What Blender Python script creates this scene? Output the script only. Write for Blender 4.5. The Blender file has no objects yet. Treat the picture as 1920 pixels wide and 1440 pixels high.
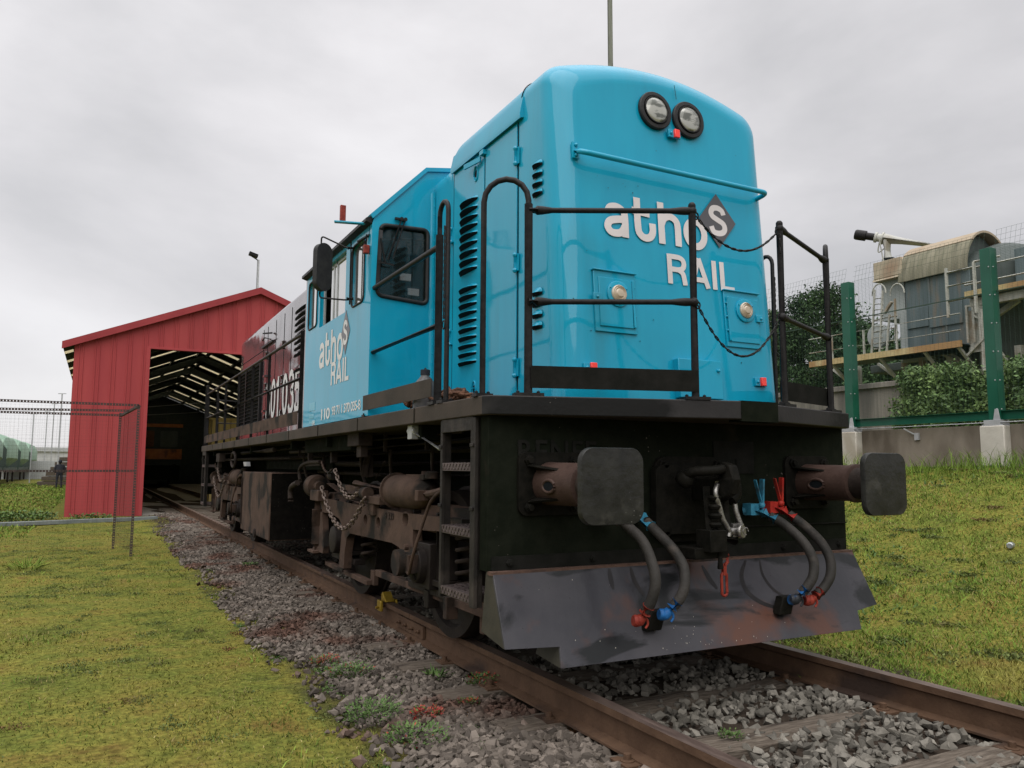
import bpy, bmesh, math, random
import numpy as np
from mathutils import Vector, Matrix
from mathutils.geometry import tessellate_polygon
R = math.radians
rng = np.random.default_rng(7)
random.seed(7)
scene = bpy.context.scene
COL = scene.collection

# ------------------------------------------------------------------ camera
CAM = Vector((-3.1689, -3.7647, 1.1599))
YAW, PITCH, ROLL, FPX = R(27.5332), R(6.0261), R(0.2837), 1484.4558
Fv = Vector((math.sin(YAW)*math.cos(PITCH), math.cos(YAW)*math.cos(PITCH), math.sin(PITCH)))
R0 = Vector((math.cos(YAW), -math.sin(YAW), 0)); U0 = R0.cross(Fv)
Rv = math.cos(ROLL)*R0 + math.sin(ROLL)*U0
Uv = -math.sin(ROLL)*R0 + math.cos(ROLL)*U0
cd = bpy.data.cameras.new("camera"); cam = bpy.data.objects.new("camera", cd); COL.objects.link(cam)
cd.sensor_width = 36; cd.lens = FPX/1920*36; cd.clip_end = 3000; cd.clip_start = 0.05
m = Matrix((Rv, Uv, -Fv)).transposed().to_4x4(); m.translation = CAM
cam.matrix_world = m
scene.camera = cam

def P(px, py, ax, v):
    """the real point on the plane x/y/z = v that was surveyed at this place of the photograph"""
    d = Fv + Rv*((px-960)/FPX) - Uv*((py-720)/FPX)
    i = 'xyz'.index(ax); t = (v-CAM[i])/d[i]
    return CAM + d*t

# ------------------------------------------------------------------ world + sun
SUN_EL, SUN_AZ = R(52), R(-150)      # azimuth measured from +Y towards +X
w = bpy.data.worlds.new("World"); scene.world = w; w.use_nodes = True
nt = w.node_tree; nt.nodes.clear(); N = nt.nodes.new; L = nt.links.new
out = N("ShaderNodeOutputWorld"); bg = N("ShaderNodeBackground"); bg.inputs[1].default_value = 0.1
sky = N("ShaderNodeTexSky"); sky.sky_type = 'NISHITA'; sky.sun_disc = False
sky.sun_elevation = SUN_EL; sky.sun_rotation = SUN_AZ
tc = N("ShaderNodeTexCoord"); mp = N("ShaderNodeMapping"); mp.inputs['Scale'].default_value = (1, 1, 2.1)
mp.inputs['Location'].default_value = (0.7, 0.3, 0.0)
L(tc.outputs['Generated'], mp.inputs[0])
n1 = N("ShaderNodeTexNoise"); n1.inputs['Scale'].default_value = 1.9; n1.inputs['Detail'].default_value = 7; n1.inputs['Roughness'].default_value = .52
n1.inputs['Distortion'].default_value = .15
L(mp.outputs[0], n1.inputs[0])
cr = N("ShaderNodeValToRGB"); L(n1.outputs['Fac'], cr.inputs[0])
e = cr.color_ramp.elements
e[0].position = .30; e[0].color = (.47, .465, .475, 1); e[1].position = .72; e[1].color = (.79, .775, .785, 1)
x = cr.color_ramp.elements.new(.5); x.color = (.635, .62, .63, 1)
# brighter sky towards the left of the track
dot = N("ShaderNodeVectorMath"); dot.operation = 'DOT_PRODUCT'; dot.inputs[1].default_value = (-.66, .50, .45); L(tc.outputs['Generated'], dot.inputs[0])
mr = N("ShaderNodeMapRange"); mr.inputs[1].default_value = -1; mr.inputs[2].default_value = 1; mr.inputs[3].default_value = 7.0; mr.inputs[4].default_value = 10.3
L(dot.outputs['Value'], mr.inputs[0])
sc = N("ShaderNodeVectorMath"); sc.operation = 'SCALE'; L(cr.outputs[0], sc.inputs[0]); L(mr.outputs[0], sc.inputs['Scale'])
# overcast sky: brighter overhead than at the horizon
sxyz = N("ShaderNodeSeparateXYZ"); L(tc.outputs['Generated'], sxyz.inputs[0])
zr = N("ShaderNodeMapRange"); zr.inputs[1].default_value = .62; zr.inputs[2].default_value = 1; zr.inputs[3].default_value = 1; zr.inputs[4].default_value = 3.2; L(sxyz.outputs[2], zr.inputs[0])
sc2 = N("ShaderNodeVectorMath"); sc2.operation = 'SCALE'; zl = N("ShaderNodeMapRange"); zl.inputs[1].default_value = 0; zl.inputs[2].default_value = .5; zl.inputs[3].default_value = .90; zl.inputs[4].default_value = 1.10; L(sxyz.outputs[2], zl.inputs[0])
zm = N("ShaderNodeMath"); zm.operation = 'MULTIPLY'; L(zr.outputs[0], zm.inputs[0]); L(zl.outputs[0], zm.inputs[1])
L(sc.outputs[0], sc2.inputs[0]); L(zm.outputs[0], sc2.inputs['Scale']); sc = sc2
mx = N("ShaderNodeMixRGB"); mx.inputs[0].default_value = .93; L(sky.outputs[0], mx.inputs[1]); L(sc.outputs[0], mx.inputs[2])
L(mx.outputs[0], bg.inputs[0]); L(bg.outputs[0], out.inputs[0])
sl = bpy.data.lights.new("sun", 'SUN'); sl.energy = 1.5; sl.angle = R(75); sl.color = (1, .965, .92)
so = bpy.data.objects.new("sun", sl); COL.objects.link(so)
sd = Vector((math.sin(SUN_AZ)*math.cos(SUN_EL), math.cos(SUN_AZ)*math.cos(SUN_EL), math.sin(SUN_EL)))
so.rotation_euler = sd.to_track_quat('Z', 'Y').to_euler()
scene.view_settings.view_transform = 'Standard'; scene.view_settings.look = 'None'
scene.view_settings.exposure = 0.42; scene.view_settings.gamma = 1.0
scene.render.engine = 'CYCLES'
scene.cycles.max_bounces = 7; scene.cycles.transparent_max_bounces = 12

# ------------------------------------------------------------------ materials
def mat(name, c1, c2=None, c3=None, rough=.5, metal=0, coat=0, scale=6, bump=0, bscale=None, rough2=None, rnd=0,
        detail=5, stretch=(1, 1, 1), ramp=(.35, .65), spec=.2, coatr=.05, trans=0, alpha=1, wave=0, lo=None, c3pos=(.58, .68), c3scale=None):
    m = bpy.data.materials.new(name); m.use_nodes = True; t = m.node_tree; b = t.nodes['Principled BSDF']
    N = t.nodes.new; L = t.links.new
    b.inputs['Roughness'].default_value = rough; b.inputs['Metallic'].default_value = metal
    b.inputs['Coat Weight'].default_value = coat; b.inputs['Coat Roughness'].default_value = coatr
    b.inputs['Specular IOR Level'].default_value = spec
    b.inputs['Alpha'].default_value = alpha
    b.inputs['Transmission Weight'].default_value = trans
    tc = N('ShaderNodeTexCoord'); mp = N('ShaderNodeMapping'); mp.inputs['Scale'].default_value = stretch
    L(tc.outputs['Object'], mp.inputs[0])
    nz = N('ShaderNodeTexNoise'); nz.inputs['Scale'].default_value = scale; nz.inputs['Detail'].default_value = detail
    nz.inputs['Roughness'].default_value = .6
    L(mp.outputs[0], nz.inputs[0])
    c1 = tuple(c1)+(1,)
    if c2 is None: b.inputs['Base Color'].default_value = c1; col = None
    else:
        r = N('ShaderNodeValToRGB'); r.color_ramp.elements[0].position = ramp[0]; r.color_ramp.elements[1].position = ramp[1]
        r.color_ramp.elements[0].color = c1; r.color_ramp.elements[1].color = tuple(c2)+(1,)
        L(nz.outputs['Fac'], r.inputs[0]); col = r.outputs[0]
        if c3 is not None:
            n3 = N('ShaderNodeTexNoise'); n3.inputs['Scale'].default_value = c3scale or scale*.31; n3.inputs['Detail'].default_value = 6; L(mp.outputs[0], n3.inputs[0])
            r3 = N('ShaderNodeMapRange'); r3.inputs[1].default_value = c3pos[0]; r3.inputs[2].default_value = c3pos[1]; L(n3.outputs['Fac'], r3.inputs[0])
            mm = N('ShaderNodeMixRGB'); mm.inputs[2].default_value = tuple(c3)+(1,); L(r3.outputs[0], mm.inputs[0]); L(col, mm.inputs[1]); col = mm.outputs[0]
        if rnd:
            g = N('ShaderNodeNewGeometry'); mr = N('ShaderNodeMapRange'); mr.inputs[3].default_value = 1-rnd; mr.inputs[4].default_value = 1+rnd
            L(g.outputs['Random Per Island'], mr.inputs[0])
            vm = N('ShaderNodeVectorMath'); vm.operation = 'SCALE'; L(col, vm.inputs[0]); L(mr.outputs[0], vm.inputs['Scale']); col = vm.outputs[0]
        L(col, b.inputs['Base Color'])
    if rough2 is not None:
        mr = N('ShaderNodeMapRange'); mr.inputs[1].default_value = .35; mr.inputs[2].default_value = .65
        mr.inputs[3].default_value = rough; mr.inputs[4].default_value = rough2; L(nz.outputs['Fac'], mr.inputs[0]); L(mr.outputs[0], b.inputs['Roughness'])
    prev = None
    if bump:
        bn = N('ShaderNodeTexNoise'); bn.inputs['Scale'].default_value = bscale or scale*4; bn.inputs['Detail'].default_value = 4; L(mp.outputs[0], bn.inputs[0])
        bp = N('ShaderNodeBump'); bp.inputs['Strength'].default_value = bump; bp.inputs['Distance'].default_value = .01
        L(bn.outputs['Fac'], bp.inputs['Height']); prev = bp
    if wave:
        wn = N('ShaderNodeTexNoise'); wn.inputs['Scale'].default_value = 1.6; wn.inputs['Detail'].default_value = 1; L(tc.outputs['Object'], wn.inputs[0])
        bp = N('ShaderNodeBump'); bp.inputs['Strength'].default_value = wave; bp.inputs['Distance'].default_value = .05
        L(wn.outputs['Fac'], bp.inputs['Height'])
        if prev: L(prev.outputs[0], bp.inputs['Normal'])
        prev = bp
    if prev:
        L(prev.outputs[0], b.inputs['Normal']); L(prev.outputs[0], b.inputs['Coat Normal'])
    return m
M = {}
M['blue'] = mat('blue_paint', (.002, .280, .44), (.003, .31, .475), (.012, .235, .345), rough=.45, rough2=.5, coat=.62, scale=5, stretch=(1, 1, .16), c3pos=(.58, .80), c3scale=4, wave=.26, bump=.02, bscale=90, coatr=.05, spec=.12)
M['blue'].node_tree.nodes['Principled BSDF'].inputs['Coat IOR'].default_value = 1.55
M['maroon'] = mat('maroon_paint', (.020, .005, .006), (.034, .009, .010), rough=.4, coat=1, scale=4, wave=.25, bump=.03, bscale=60)
M['maroon'].node_tree.nodes['Principled BSDF'].inputs['Coat IOR'].default_value = 1.85
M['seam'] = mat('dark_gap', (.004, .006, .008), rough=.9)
M['black'] = mat('black_paint', (.011, .0115, .010), (.018, .0175, .016), rough=.42, rough2=.6, scale=9, bump=.15, bscale=60, spec=.12)
M['blackdirt'] = mat('sooty_black', (.0085, .0105, .0072), (.013, .0150, .0105), (.028, .023, .018), rough=.5, rough2=.8, scale=12, bump=.2, bscale=50, c3pos=(.62, .8), spec=.06)
M['lip'] = mat('worn_deck_edge', (.020, .019, .020), (.030, .028, .028), (.007, .007, .007), rough=.35, rough2=.6, scale=3, bump=.12, bscale=40, c3pos=(.5, .56), c3scale=1.3)
M['lipside'] = mat('dusty_deck_side', (.036, .030, .024), (.058, .045, .036), (.022, .023, .019), rough=.7, scale=3, bump=.15, bscale=50, c3scale=1.2)
M['steel'] = mat('dark_rail_paint', (.010, .0095, .010), (.020, .019, .019), rough=.38, rough2=.55, scale=25, bump=.2, bscale=90, metal=.15)
M['dust'] = mat('brown_dust_metal', (.050, .032, .024), (.086, .054, .040), (.013, .011, .009), rough=.85, scale=5, bump=.3, bscale=45, c3pos=(.50, .62), c3scale=3)
M['dustdark'] = mat('brown_grime', (.018, .013, .011), (.034, .024, .019), rough=.8, scale=7, bump=.4, bscale=40)
M['tank'] = mat('tank_front_black', (.006, .0055, .005), (.010, .009, .008), (.026, .024, .021), rough=.6, scale=14, bump=.2, bscale=40, c3pos=(.66, .74), c3scale=24, spec=.08)
M['wheel'] = mat('wheel_steel', (.013, .010, .009), (.024, .019, .016), rough=.6, metal=.3, scale=10, bump=.2)
M['plow'] = mat('plow_plate', (.026, .026, .031), (.042, .040, .045), (.070, .032, .024), rough=.34, rough2=.5, scale=2.2, bump=.08, bscale=30, coat=.25, c3pos=(.56, .70), c3scale=1.9, coatr=.15)
def plow_mat():
    m = mat('plow_plate', (.030, .030, .036), (.050, .048, .054), (.085, .038, .026), rough=.36, rough2=.5, scale=2.2, bump=.10, bscale=30, coat=.25, c3pos=(.55, .66), c3scale=2.3, coatr=.15)
    t = m.node_tree; b = t.nodes['Principled BSDF']; N = t.nodes.new; L = t.links.new
    old = b.inputs['Base Color'].links[0].from_socket
    tc = N('ShaderNodeTexCoord'); nz = N('ShaderNodeTexNoise'); nz.inputs['Scale'].default_value = 1.5; nz.inputs['Detail'].default_value = 7; nz.inputs['Distortion'].default_value = .6
    mp = N('ShaderNodeMapping'); mp.inputs['Location'].default_value = (3.3, 1.2, 2.0); mp.inputs['Scale'].default_value = (1, 1, 2.6); L(tc.outputs['Object'], mp.inputs[0]); L(mp.outputs[0], nz.inputs[0])
    mr = N('ShaderNodeMapRange'); mr.inputs[1].default_value = .55; mr.inputs[2].default_value = .60; L(nz.outputs['Fac'], mr.inputs[0])
    mx = N('ShaderNodeMixRGB'); mx.inputs[2].default_value = (.008, .009, .010, 1); L(mr.outputs[0], mx.inputs[0]); L(old, mx.inputs[1])
    v = N('ShaderNodeTexVoronoi'); v.inputs['Scale'].default_value = 16; L(tc.outputs['Object'], v.inputs[0])
    sp = N('ShaderNodeMapRange'); sp.inputs[1].default_value = .045; sp.inputs[2].default_value = .03; L(v.outputs['Distance'], sp.inputs[0])
    m2 = N('ShaderNodeMixRGB'); m2.inputs[2].default_value = (.012, .010, .009, 1); L(sp.outputs[0], m2.inputs[0]); L(mx.outputs[0], m2.inputs[1])
    L(m2.outputs[0], b.inputs['Base Color']); return m
M['plow'] = plow_mat()
M['plowside'] = mat('plow_side', (.028, .027, .020), (.045, .04, .028), (.018, .024, .018), rough=.6, scale=6, bump=.2)
M['rustflange'] = mat('rust_flange', (.07, .042, .032), (.11, .066, .05), (.02, .02, .02), rough=.7, scale=14, bump=.3)
M['buffer'] = mat('buffer_head_grease', (.013, .013, .012), (.024, .024, .021), (.038, .037, .032), rough=.42, rough2=.62, scale=9, bump=.35, bscale=26, coat=.15, c3pos=(.62, .72), c3scale=8)
M['barrel'] = mat('buffer_casing', (.045, .027, .022), (.068, .043, .035), (.009, .008, .007), rough=.5, scale=5, bump=.25, bscale=50)
M['shiny'] = mat('worn_steel', (.22, .21, .20), (.36, .35, .33), rough=.3, rough2=.5, metal=.9, scale=30, bump=.2)
M['greasy'] = mat('greasy_black', (.007, .007, .006), (.013, .012, .010), rough=.28, rough2=.5, scale=18, bump=.22, bscale=60, spec=.4)
M['hose'] = mat('rubber_hose', (.020, .019, .017), (.042, .038, .034), (.07, .058, .048), rough=.65, scale=9, bump=.3, bscale=90, c3pos=(.58, .72), c3scale=6)
M['red'] = mat('red_paint', (.30, .020, .016), (.42, .035, .024), (.06, .02, .015), c3pos=(.55, .68), rough=.5, scale=20, bump=.15)
M['redworn'] = mat('worn_red_paint', (.17, .022, .015), (.28, .042, .026), (.04, .02, .014), rough=.5, scale=25, bump=.25)
M['redlight'] = mat('red_lens', (.85, .03, .02), (.95, .045, .03), rough=.15, coat=1, scale=10)
M['bluecock'] = mat('blue_valve', (.025, .14, .22), (.05, .24, .36), (.03, .05, .06), c3pos=(.56, .7), rough=.4, scale=20, bump=.15)
M['bluedeep'] = mat('deep_blue_valve', (.008, .07, .22), (.02, .13, .36), (.02, .022, .026), c3pos=(.54, .66), rough=.45, scale=20, bump=.2)
M['white'] = mat('white_lettering', (.60, .56, .56), (.66, .62, .62), rough=.4, coat=.3, scale=4)
M['whiteside'] = mat('white_side_lettering', (.60, .60, .60), (.66, .66, .66), rough=.5, scale=4)
M['grey'] = mat('grey_diamond', (.085, .085, .095), rough=.4, coat=.3)
M['paleblue'] = mat('pale_blue_sign', (.09, .42, .55), (.07, .36, .5), rough=.4, coat=.4)
M['rubber'] = mat('window_rubber', (.018, .018, .02), (.03, .03, .03), rough=.5, scale=20)
M['reflector'] = mat('reflector', (.8, .8, .78), rough=.12, metal=1)
M['lensglass'] = mat('lamp_lens', (.11, .115, .10), (.40, .40, .37), rough=.16, coat=1, scale=7, metal=.25, stretch=(1, 1, 2.4), ramp=(.47, .55))
M['amber'] = mat('ribbed_lens', (.46, .38, .28), (.55, .46, .36), rough=.25, coat=1, scale=8)
M['rail'] = mat('rail_side_rust', (.072, .041, .025), (.105, .062, .038), (.04, .026, .02), rough=.75, scale=7, bump=.35, bscale=60)
M['railtop'] = mat('rail_top', (.14, .10, .085), (.22, .165, .14), rough=.33, rough2=.5, metal=.7, scale=6, stretch=(6, .7, 6))
M['sleeper'] = mat('sleeper_wood', (.07, .055, .042), (.15, .125, .10), (.045, .035, .028), rough=.9, scale=9, stretch=(1, 7, 7), bump=.8, bscale=12)
M['sred'] = mat('red_sheet', (.325, .052, .057), (.375, .064, .066), (.25, .042, .044), rough=.5, scale=1.6, bump=.08, bscale=14, stretch=(1, 1, .22), c3pos=(.5, .75), spec=.12)
M['sroof'] = mat('red_roof_trim', (.26, .035, .04), (.31, .045, .05), rough=.45, scale=2)
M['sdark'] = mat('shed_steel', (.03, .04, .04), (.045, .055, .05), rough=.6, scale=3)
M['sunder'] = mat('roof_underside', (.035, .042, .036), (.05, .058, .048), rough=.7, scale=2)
M['concrete'] = mat('concrete_floor', (.20, .185, .16), (.28, .26, .23), rough=.9, scale=2, bump=.2)
M['orange'] = mat('orange_paint', (.30, .10, .03), (.38, .14, .045), (.10, .05, .03), rough=.4, scale=4, coat=.3)
M['yellow'] = mat('yellow_boards', (.55, .42, .13), (.68, .55, .22), rough=.7, scale=5, stretch=(4, 4, .4))
M['green'] = mat('green_post_paint', (.007, .075, .044), (.010, .092, .055), rough=.35, coat=.3, scale=3)
M['mesh'] = mat('green_mesh_wire', (.03, .06, .045), (.05, .08, .06), rough=.5)
M['galv'] = mat('galvanised', (.38, .39, .40), (.48, .49, .50), rough=.42, metal=.4, scale=8)
M['wallc'] = mat('stained_concrete', (.20, .17, .135), (.27, .235, .195), (.11, .09, .07), rough=.92, scale=1.6, stretch=(1, 1, .45), bump=.35, bscale=22, c3pos=(.45, .66), c3scale=1.3)
M['wallc2'] = mat('weathered_concrete_boards', (.17, .155, .135), (.27, .25, .215), (.10, .095, .085), rough=.92, scale=2.6, stretch=(1, 1.6, .22), bump=.3, bscale=14, c3pos=(.45, .6))
M['pier'] = mat('pale_pier', (.46, .43, .38), (.54, .51, .45), (.36, .32, .26), rough=.9, scale=4, bump=.25, bscale=30)
M['indroof'] = mat('lichen_roof', (.30, .235, .165), (.36, .30, .22), (.17, .155, .11), rough=.85, scale=1.2, stretch=(1, 1.5, .5), bump=.2)
M['indroofg'] = mat('mossy_roof', (.17, .165, .115), (.24, .225, .165), (.10, .095, .07), rough=.88, scale=2.2, stretch=(1, 3, .5), bump=.25, bscale=12, c3pos=(.5, .62))
M['indroofr'] = mat('rusty_pale_roof', (.34, .29, .21), (.44, .39, .29), (.27, .16, .10), rough=.8, scale=1.8, bump=.2, c3pos=(.57, .7))
M['indwall'] = mat('blue_grey_sheet', (.085, .115, .122), (.125, .16, .165), (.16, .14, .11), rough=.6, scale=1.8, stretch=(1, 1.6, .25), c3pos=(.56, .74), c3scale=3)
M['inddark'] = mat('dark_sheet', (.06, .075, .07), (.085, .10, .095), rough=.65, scale=1.4)
M['indpale'] = mat('pale_grey_sheet', (.26, .29, .28), (.33, .36, .35), (.18, .18, .15), rough=.6, scale=1.4)
M['offwhite'] = mat('off_white_steel', (.33, .34, .30), (.44, .44, .39), (.25, .20, .14), rough=.7, scale=5, c3pos=(.54, .66))
M['yedge'] = mat('yellow_rust_edge', (.42, .32, .15), (.50, .41, .22), (.33, .20, .09), rough=.7, scale=2.4, c3pos=(.5, .6))
M['bark'] = mat('bark', (.05, .038, .028), (.085, .066, .05), rough=.95, scale=8, bump=.5)
M['fol'] = mat('dark_foliage', (.018, .042, .014), (.045, .085, .028), rough=.75, scale=.9, rnd=.45, spec=.2)
M['fol2'] = mat('conifer_foliage', (.014, .034, .016), (.030, .062, .026), rough=.75, scale=.8, rnd=.45, spec=.2)
M['ivy'] = mat('ivy_leaf', (.06, .115, .035), (.15, .225, .07), (.25, .27, .08), rough=.6, scale=1.6, rnd=.4, spec=.3)
M['grass'] = mat('grass_blade', (.125, .145, .030), (.215, .185, .045), (.10, .125, .030), rough=.75, scale=1.1, rnd=.40, spec=.05, c3pos=(.5, .62), c3scale=.5)
M['grass2'] = mat('grass_green_blade', (.10, .175, .028), (.17, .225, .042), (.23, .21, .06), rough=.75, scale=1.0, rnd=.40, spec=.05, c3pos=(.56, .66), c3scale=.6)
M['herb'] = mat('herb_leaf', (.075, .10, .035), (.13, .15, .05), (.14, .09, .04), rough=.8, scale=3, rnd=.4, spec=.05, c3pos=(.55, .65))
M['rmoss'] = mat('rusty_moss', (.12, .055, .03), (.17, .10, .035), (.08, .09, .03), rough=.9, scale=5, rnd=.4, spec=.05)
M['straw'] = mat('dry_straw_blade', (.20, .16, .065), (.30, .25, .11), (.13, .095, .045), rough=.85, scale=3, rnd=.4, spec=.05)
M['weed'] = mat('weed_leaf', (.05, .10, .025), (.10, .16, .045), rough=.6, scale=20, rnd=.35)
M['weedred'] = mat('red_succulent', (.30, .025, .03), (.24, .07, .03), rough=.5, scale=30, rnd=.35)
M['stone'] = mat('ballast_stone', (.095, .088, .074), (.185, .172, .148), spec=.08, rough=.88, scale=5, rnd=.5, bump=.3, bscale=80)
M['stoneb'] = mat('brown_ballast_stone', (.085, .072, .060), (.155, .132, .112), (.085, .05, .038), c3pos=(.52, .62), c3scale=1.1, spec=.08, rough=.88, scale=4, rnd=.55, bump=.3, bscale=80)
M['glass'] = mat('cab_glass', (.02, .03, .03), rough=.03, spec=.9, coat=1, alpha=.32, coatr=.01)
M['glasspale'] = mat('side_glass', (.42, .42, .40), rough=.05, spec=.8, coat=1, coatr=.02, metal=.7)  # pale metallic base stands in for sky reflected in clear panes
M['cloth'] = mat('dark_cloth', (.02, .022, .03), (.03, .032, .042), rough=.9, scale=8)
M['skin'] = mat('skin', (.42, .26, .19), rough=.6)
M['hopper'] = mat('hopper_green', (.19, .30, .22), (.25, .36, .27), rough=.6, scale=1)
M['hopperd'] = mat('hopper_dark', (.04, .06, .05), (.06, .08, .07), rough=.7, scale=1)
M['farhill'] = mat('far_hill', (.20, .25, .22), (.26, .30, .27), rough=.9, scale=.05)
M['far'] = mat('far_building', (.42, .43, .44), (.50, .50, .50), rough=.8, scale=.2)
M['rusty'] = mat('rusty_iron', (.09, .045, .03), (.15, .075, .045), (.04, .03, .025), rough=.85, scale=18, bump=.5)
M['jug'] = mat('dusty_plastic', (.06, .06, .065), (.10, .095, .095), rough=.4, scale=12, coat=.3)
M['angle'] = mat('slotted_angle', (.045, .034, .032), (.075, .055, .05), rough=.7, scale=12)
M['diamond'] = mat('tread_plate', (.10, .08, .078), (.16, .13, .125), rough=.45, metal=.6, scale=9)
M['ladder'] = mat('ladder_paint', (.012, .011, .010), (.026, .022, .019), (.05, .042, .036), rough=.6, scale=8, bump=.3, bscale=50, c3pos=(.6, .7))
M['chain'] = mat('dusty_chain', (.11, .08, .065), (.18, .14, .12), rough=.55, scale=30, metal=.3)
M['dullsteel'] = mat('dull_steel', (.13, .15, .15), (.19, .21, .20), rough=.7, scale=5, bump=.1)
M['palepipe'] = mat('pale_pipe', (.42, .43, .40), (.52, .52, .48), (.34, .30, .24), rough=.6, scale=2, c3pos=(.58, .7))
M['scuff'] = mat('greasy_scuff', (.016, .015, .016), (.024, .022, .022), rough=.3, scale=8)
M['chip'] = mat('chipped_blue', (.004, .07, .10), (.03, .12, .15), rough=.7, scale=40)
M['gold'] = mat('yellow_brass_paint', (.35, .23, .03), (.45, .31, .05), rough=.35, metal=.5, scale=15, bump=.2)
M['can'] = mat('aluminium_can', (.6, .62, .63), (.25, .27, .30), rough=.3, metal=.6, scale=30)
for k_ in ('black', 'blackdirt', 'tank', 'greasy'): M[k_].node_tree.nodes['Principled BSDF'].inputs['IOR'].default_value = 1.12
def tint_light(m):  # translucent roof sheet
    t = m.node_tree; b = t.nodes['Principled BSDF']; o = t.nodes['Material Output']
    tr = t.nodes.new('ShaderNodeBsdfTranslucent'); tr.inputs[0].default_value = (.80, .75, .60, 1)
    mx = t.nodes.new('ShaderNodeMixShader'); mx.inputs[0].default_value = .65
    t.links.new(b.outputs[0], mx.inputs[1]); t.links.new(tr.outputs[0], mx.inputs[2]); t.links.new(mx.outputs[0], o.inputs[0])
M['skylight'] = mat('translucent_sheet', (.75, .66, .42), rough=.6); tint_light(M['skylight'])
M['polewood'] = mat('grey_pole_wood', (.17, .18, .15), (.25, .26, .22), rough=.9, scale=6, stretch=(4, 4, .3))
def ground_mat():
    m = bpy.data.materials.new('ground_turf'); m.use_nodes = True; t = m.node_tree; b = t.nodes['Principled BSDF']; N = t.nodes.new; L = t.links.new
    tc = N('ShaderNodeTexCoord'); sp = N('ShaderNodeSeparateXYZ'); L(tc.outputs['Object'], sp.inputs[0])
    n1 = N('ShaderNodeTexNoise'); n1.inputs['Scale'].default_value = 2.2; n1.inputs['Detail'].default_value = 9; n1.inputs['Roughness'].default_value = .65; L(tc.outputs['Object'], n1.inputs[0])
    r = N('ShaderNodeValToRGB'); L(n1.outputs['Fac'], r.inputs[0])
    el = r.color_ramp.elements; el[0].position = .30; el[0].color = (.050, .060, .014, 1); el[1].position = .72; el[1].color = (.13, .085, .026, 1)
    q = el.new(.43); q.color = (.115, .13, .026, 1); q = el.new(.57); q.color = (.165, .15, .032, 1)
    n2 = N('ShaderNodeTexNoise'); n2.inputs['Scale'].default_value = 26; n2.inputs['Detail'].default_value = 5; L(tc.outputs['Object'], n2.inputs[0])
    mp = N('ShaderNodeMapRange'); mp.inputs[1].default_value = .3; mp.inputs[2].default_value = .7; mp.inputs[3].default_value = .55; mp.inputs[4].default_value = 1.35; L(n2.outputs['Fac'], mp.inputs[0])
    vm = N('ShaderNodeVectorMath'); vm.operation = 'SCALE'; L(r.outputs[0], vm.inputs[0]); L(mp.outputs[0], vm.inputs['Scale'])
    # bare gravelly soil along the track
    ab = N('ShaderNodeMath'); ab.operation = 'ABSOLUTE'; L(sp.outputs[0], ab.inputs[0])
    n3 = N('ShaderNodeTexNoise'); n3.inputs['Scale'].default_value = 2.2; n3.inputs['Detail'].default_value = 5; L(tc.outputs['Object'], n3.inputs[0])
    ad = N('ShaderNodeMath'); ad.operation = 'MULTIPLY_ADD'; ad.inputs[1].default_value = .9; L(n3.outputs['Fac'], ad.inputs[0]); L(ab.outputs[0], ad.inputs[2])
    mk = N('ShaderNodeMapRange'); mk.inputs[1].default_value = 2.15; mk.inputs[2].default_value = 2.5; mk.inputs[3].default_value = 1; mk.inputs[4].default_value = 0; L(ad.outputs[0], mk.inputs[0])
    so = N('ShaderNodeMixRGB'); so.inputs[2].default_value = (.040, .031, .024, 1); L(mk.outputs[0], so.inputs[0]); L(vm.outputs[0], so.inputs[1])
    L(so.outputs[0], b.inputs['Base Color']); b.inputs['Roughness'].default_value = .95; b.inputs['Specular IOR Level'].default_value = .05
    bm = N('ShaderNodeBump'); bm.inputs['Strength'].default_value = .9; bm.inputs['Distance'].default_value = .03; L(n2.outputs['Fac'], bm.inputs['Height']); L(bm.outputs[0], b.inputs['Normal'])
    return m
M['ground'] = ground_mat()

def flecks(m, col, sc, th):
    t = m.node_tree; b = t.nodes['Principled BSDF']; N = t.nodes.new; L = t.links.new; old = b.inputs['Base Color'].links[0].from_socket
    tc = N('ShaderNodeTexCoord'); v = N('ShaderNodeTexVoronoi'); v.inputs['Scale'].default_value = sc; L(tc.outputs['Object'], v.inputs[0])
    nz = N('ShaderNodeTexNoise'); nz.inputs['Scale'].default_value = 2.5; L(tc.outputs['Object'], nz.inputs[0])
    g = N('ShaderNodeMapRange'); g.inputs[1].default_value = .48; g.inputs[2].default_value = .66; g.inputs[3].default_value = 0; g.inputs[4].default_value = th; L(nz.outputs['Fac'], g.inputs[0])
    lt = N('ShaderNodeMath'); lt.operation = 'LESS_THAN'; L(v.outputs['Distance'], lt.inputs[0]); L(g.outputs[0], lt.inputs[1])
    mx = N('ShaderNodeMixRGB'); mx.inputs[2].default_value = col+(1,); L(lt.outputs[0], mx.inputs[0]); L(old, mx.inputs[1]); L(mx.outputs[0], b.inputs['Base Color'])
flecks(M['blackdirt'], (.10, .09, .08), 26, .14); flecks(M['buffer'], (.10, .10, .09), 40, .16); flecks(M['tank'], (.06, .055, .05), 30, .16); flecks(M['lip'], (.09, .085, .08), 30, .1)
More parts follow.
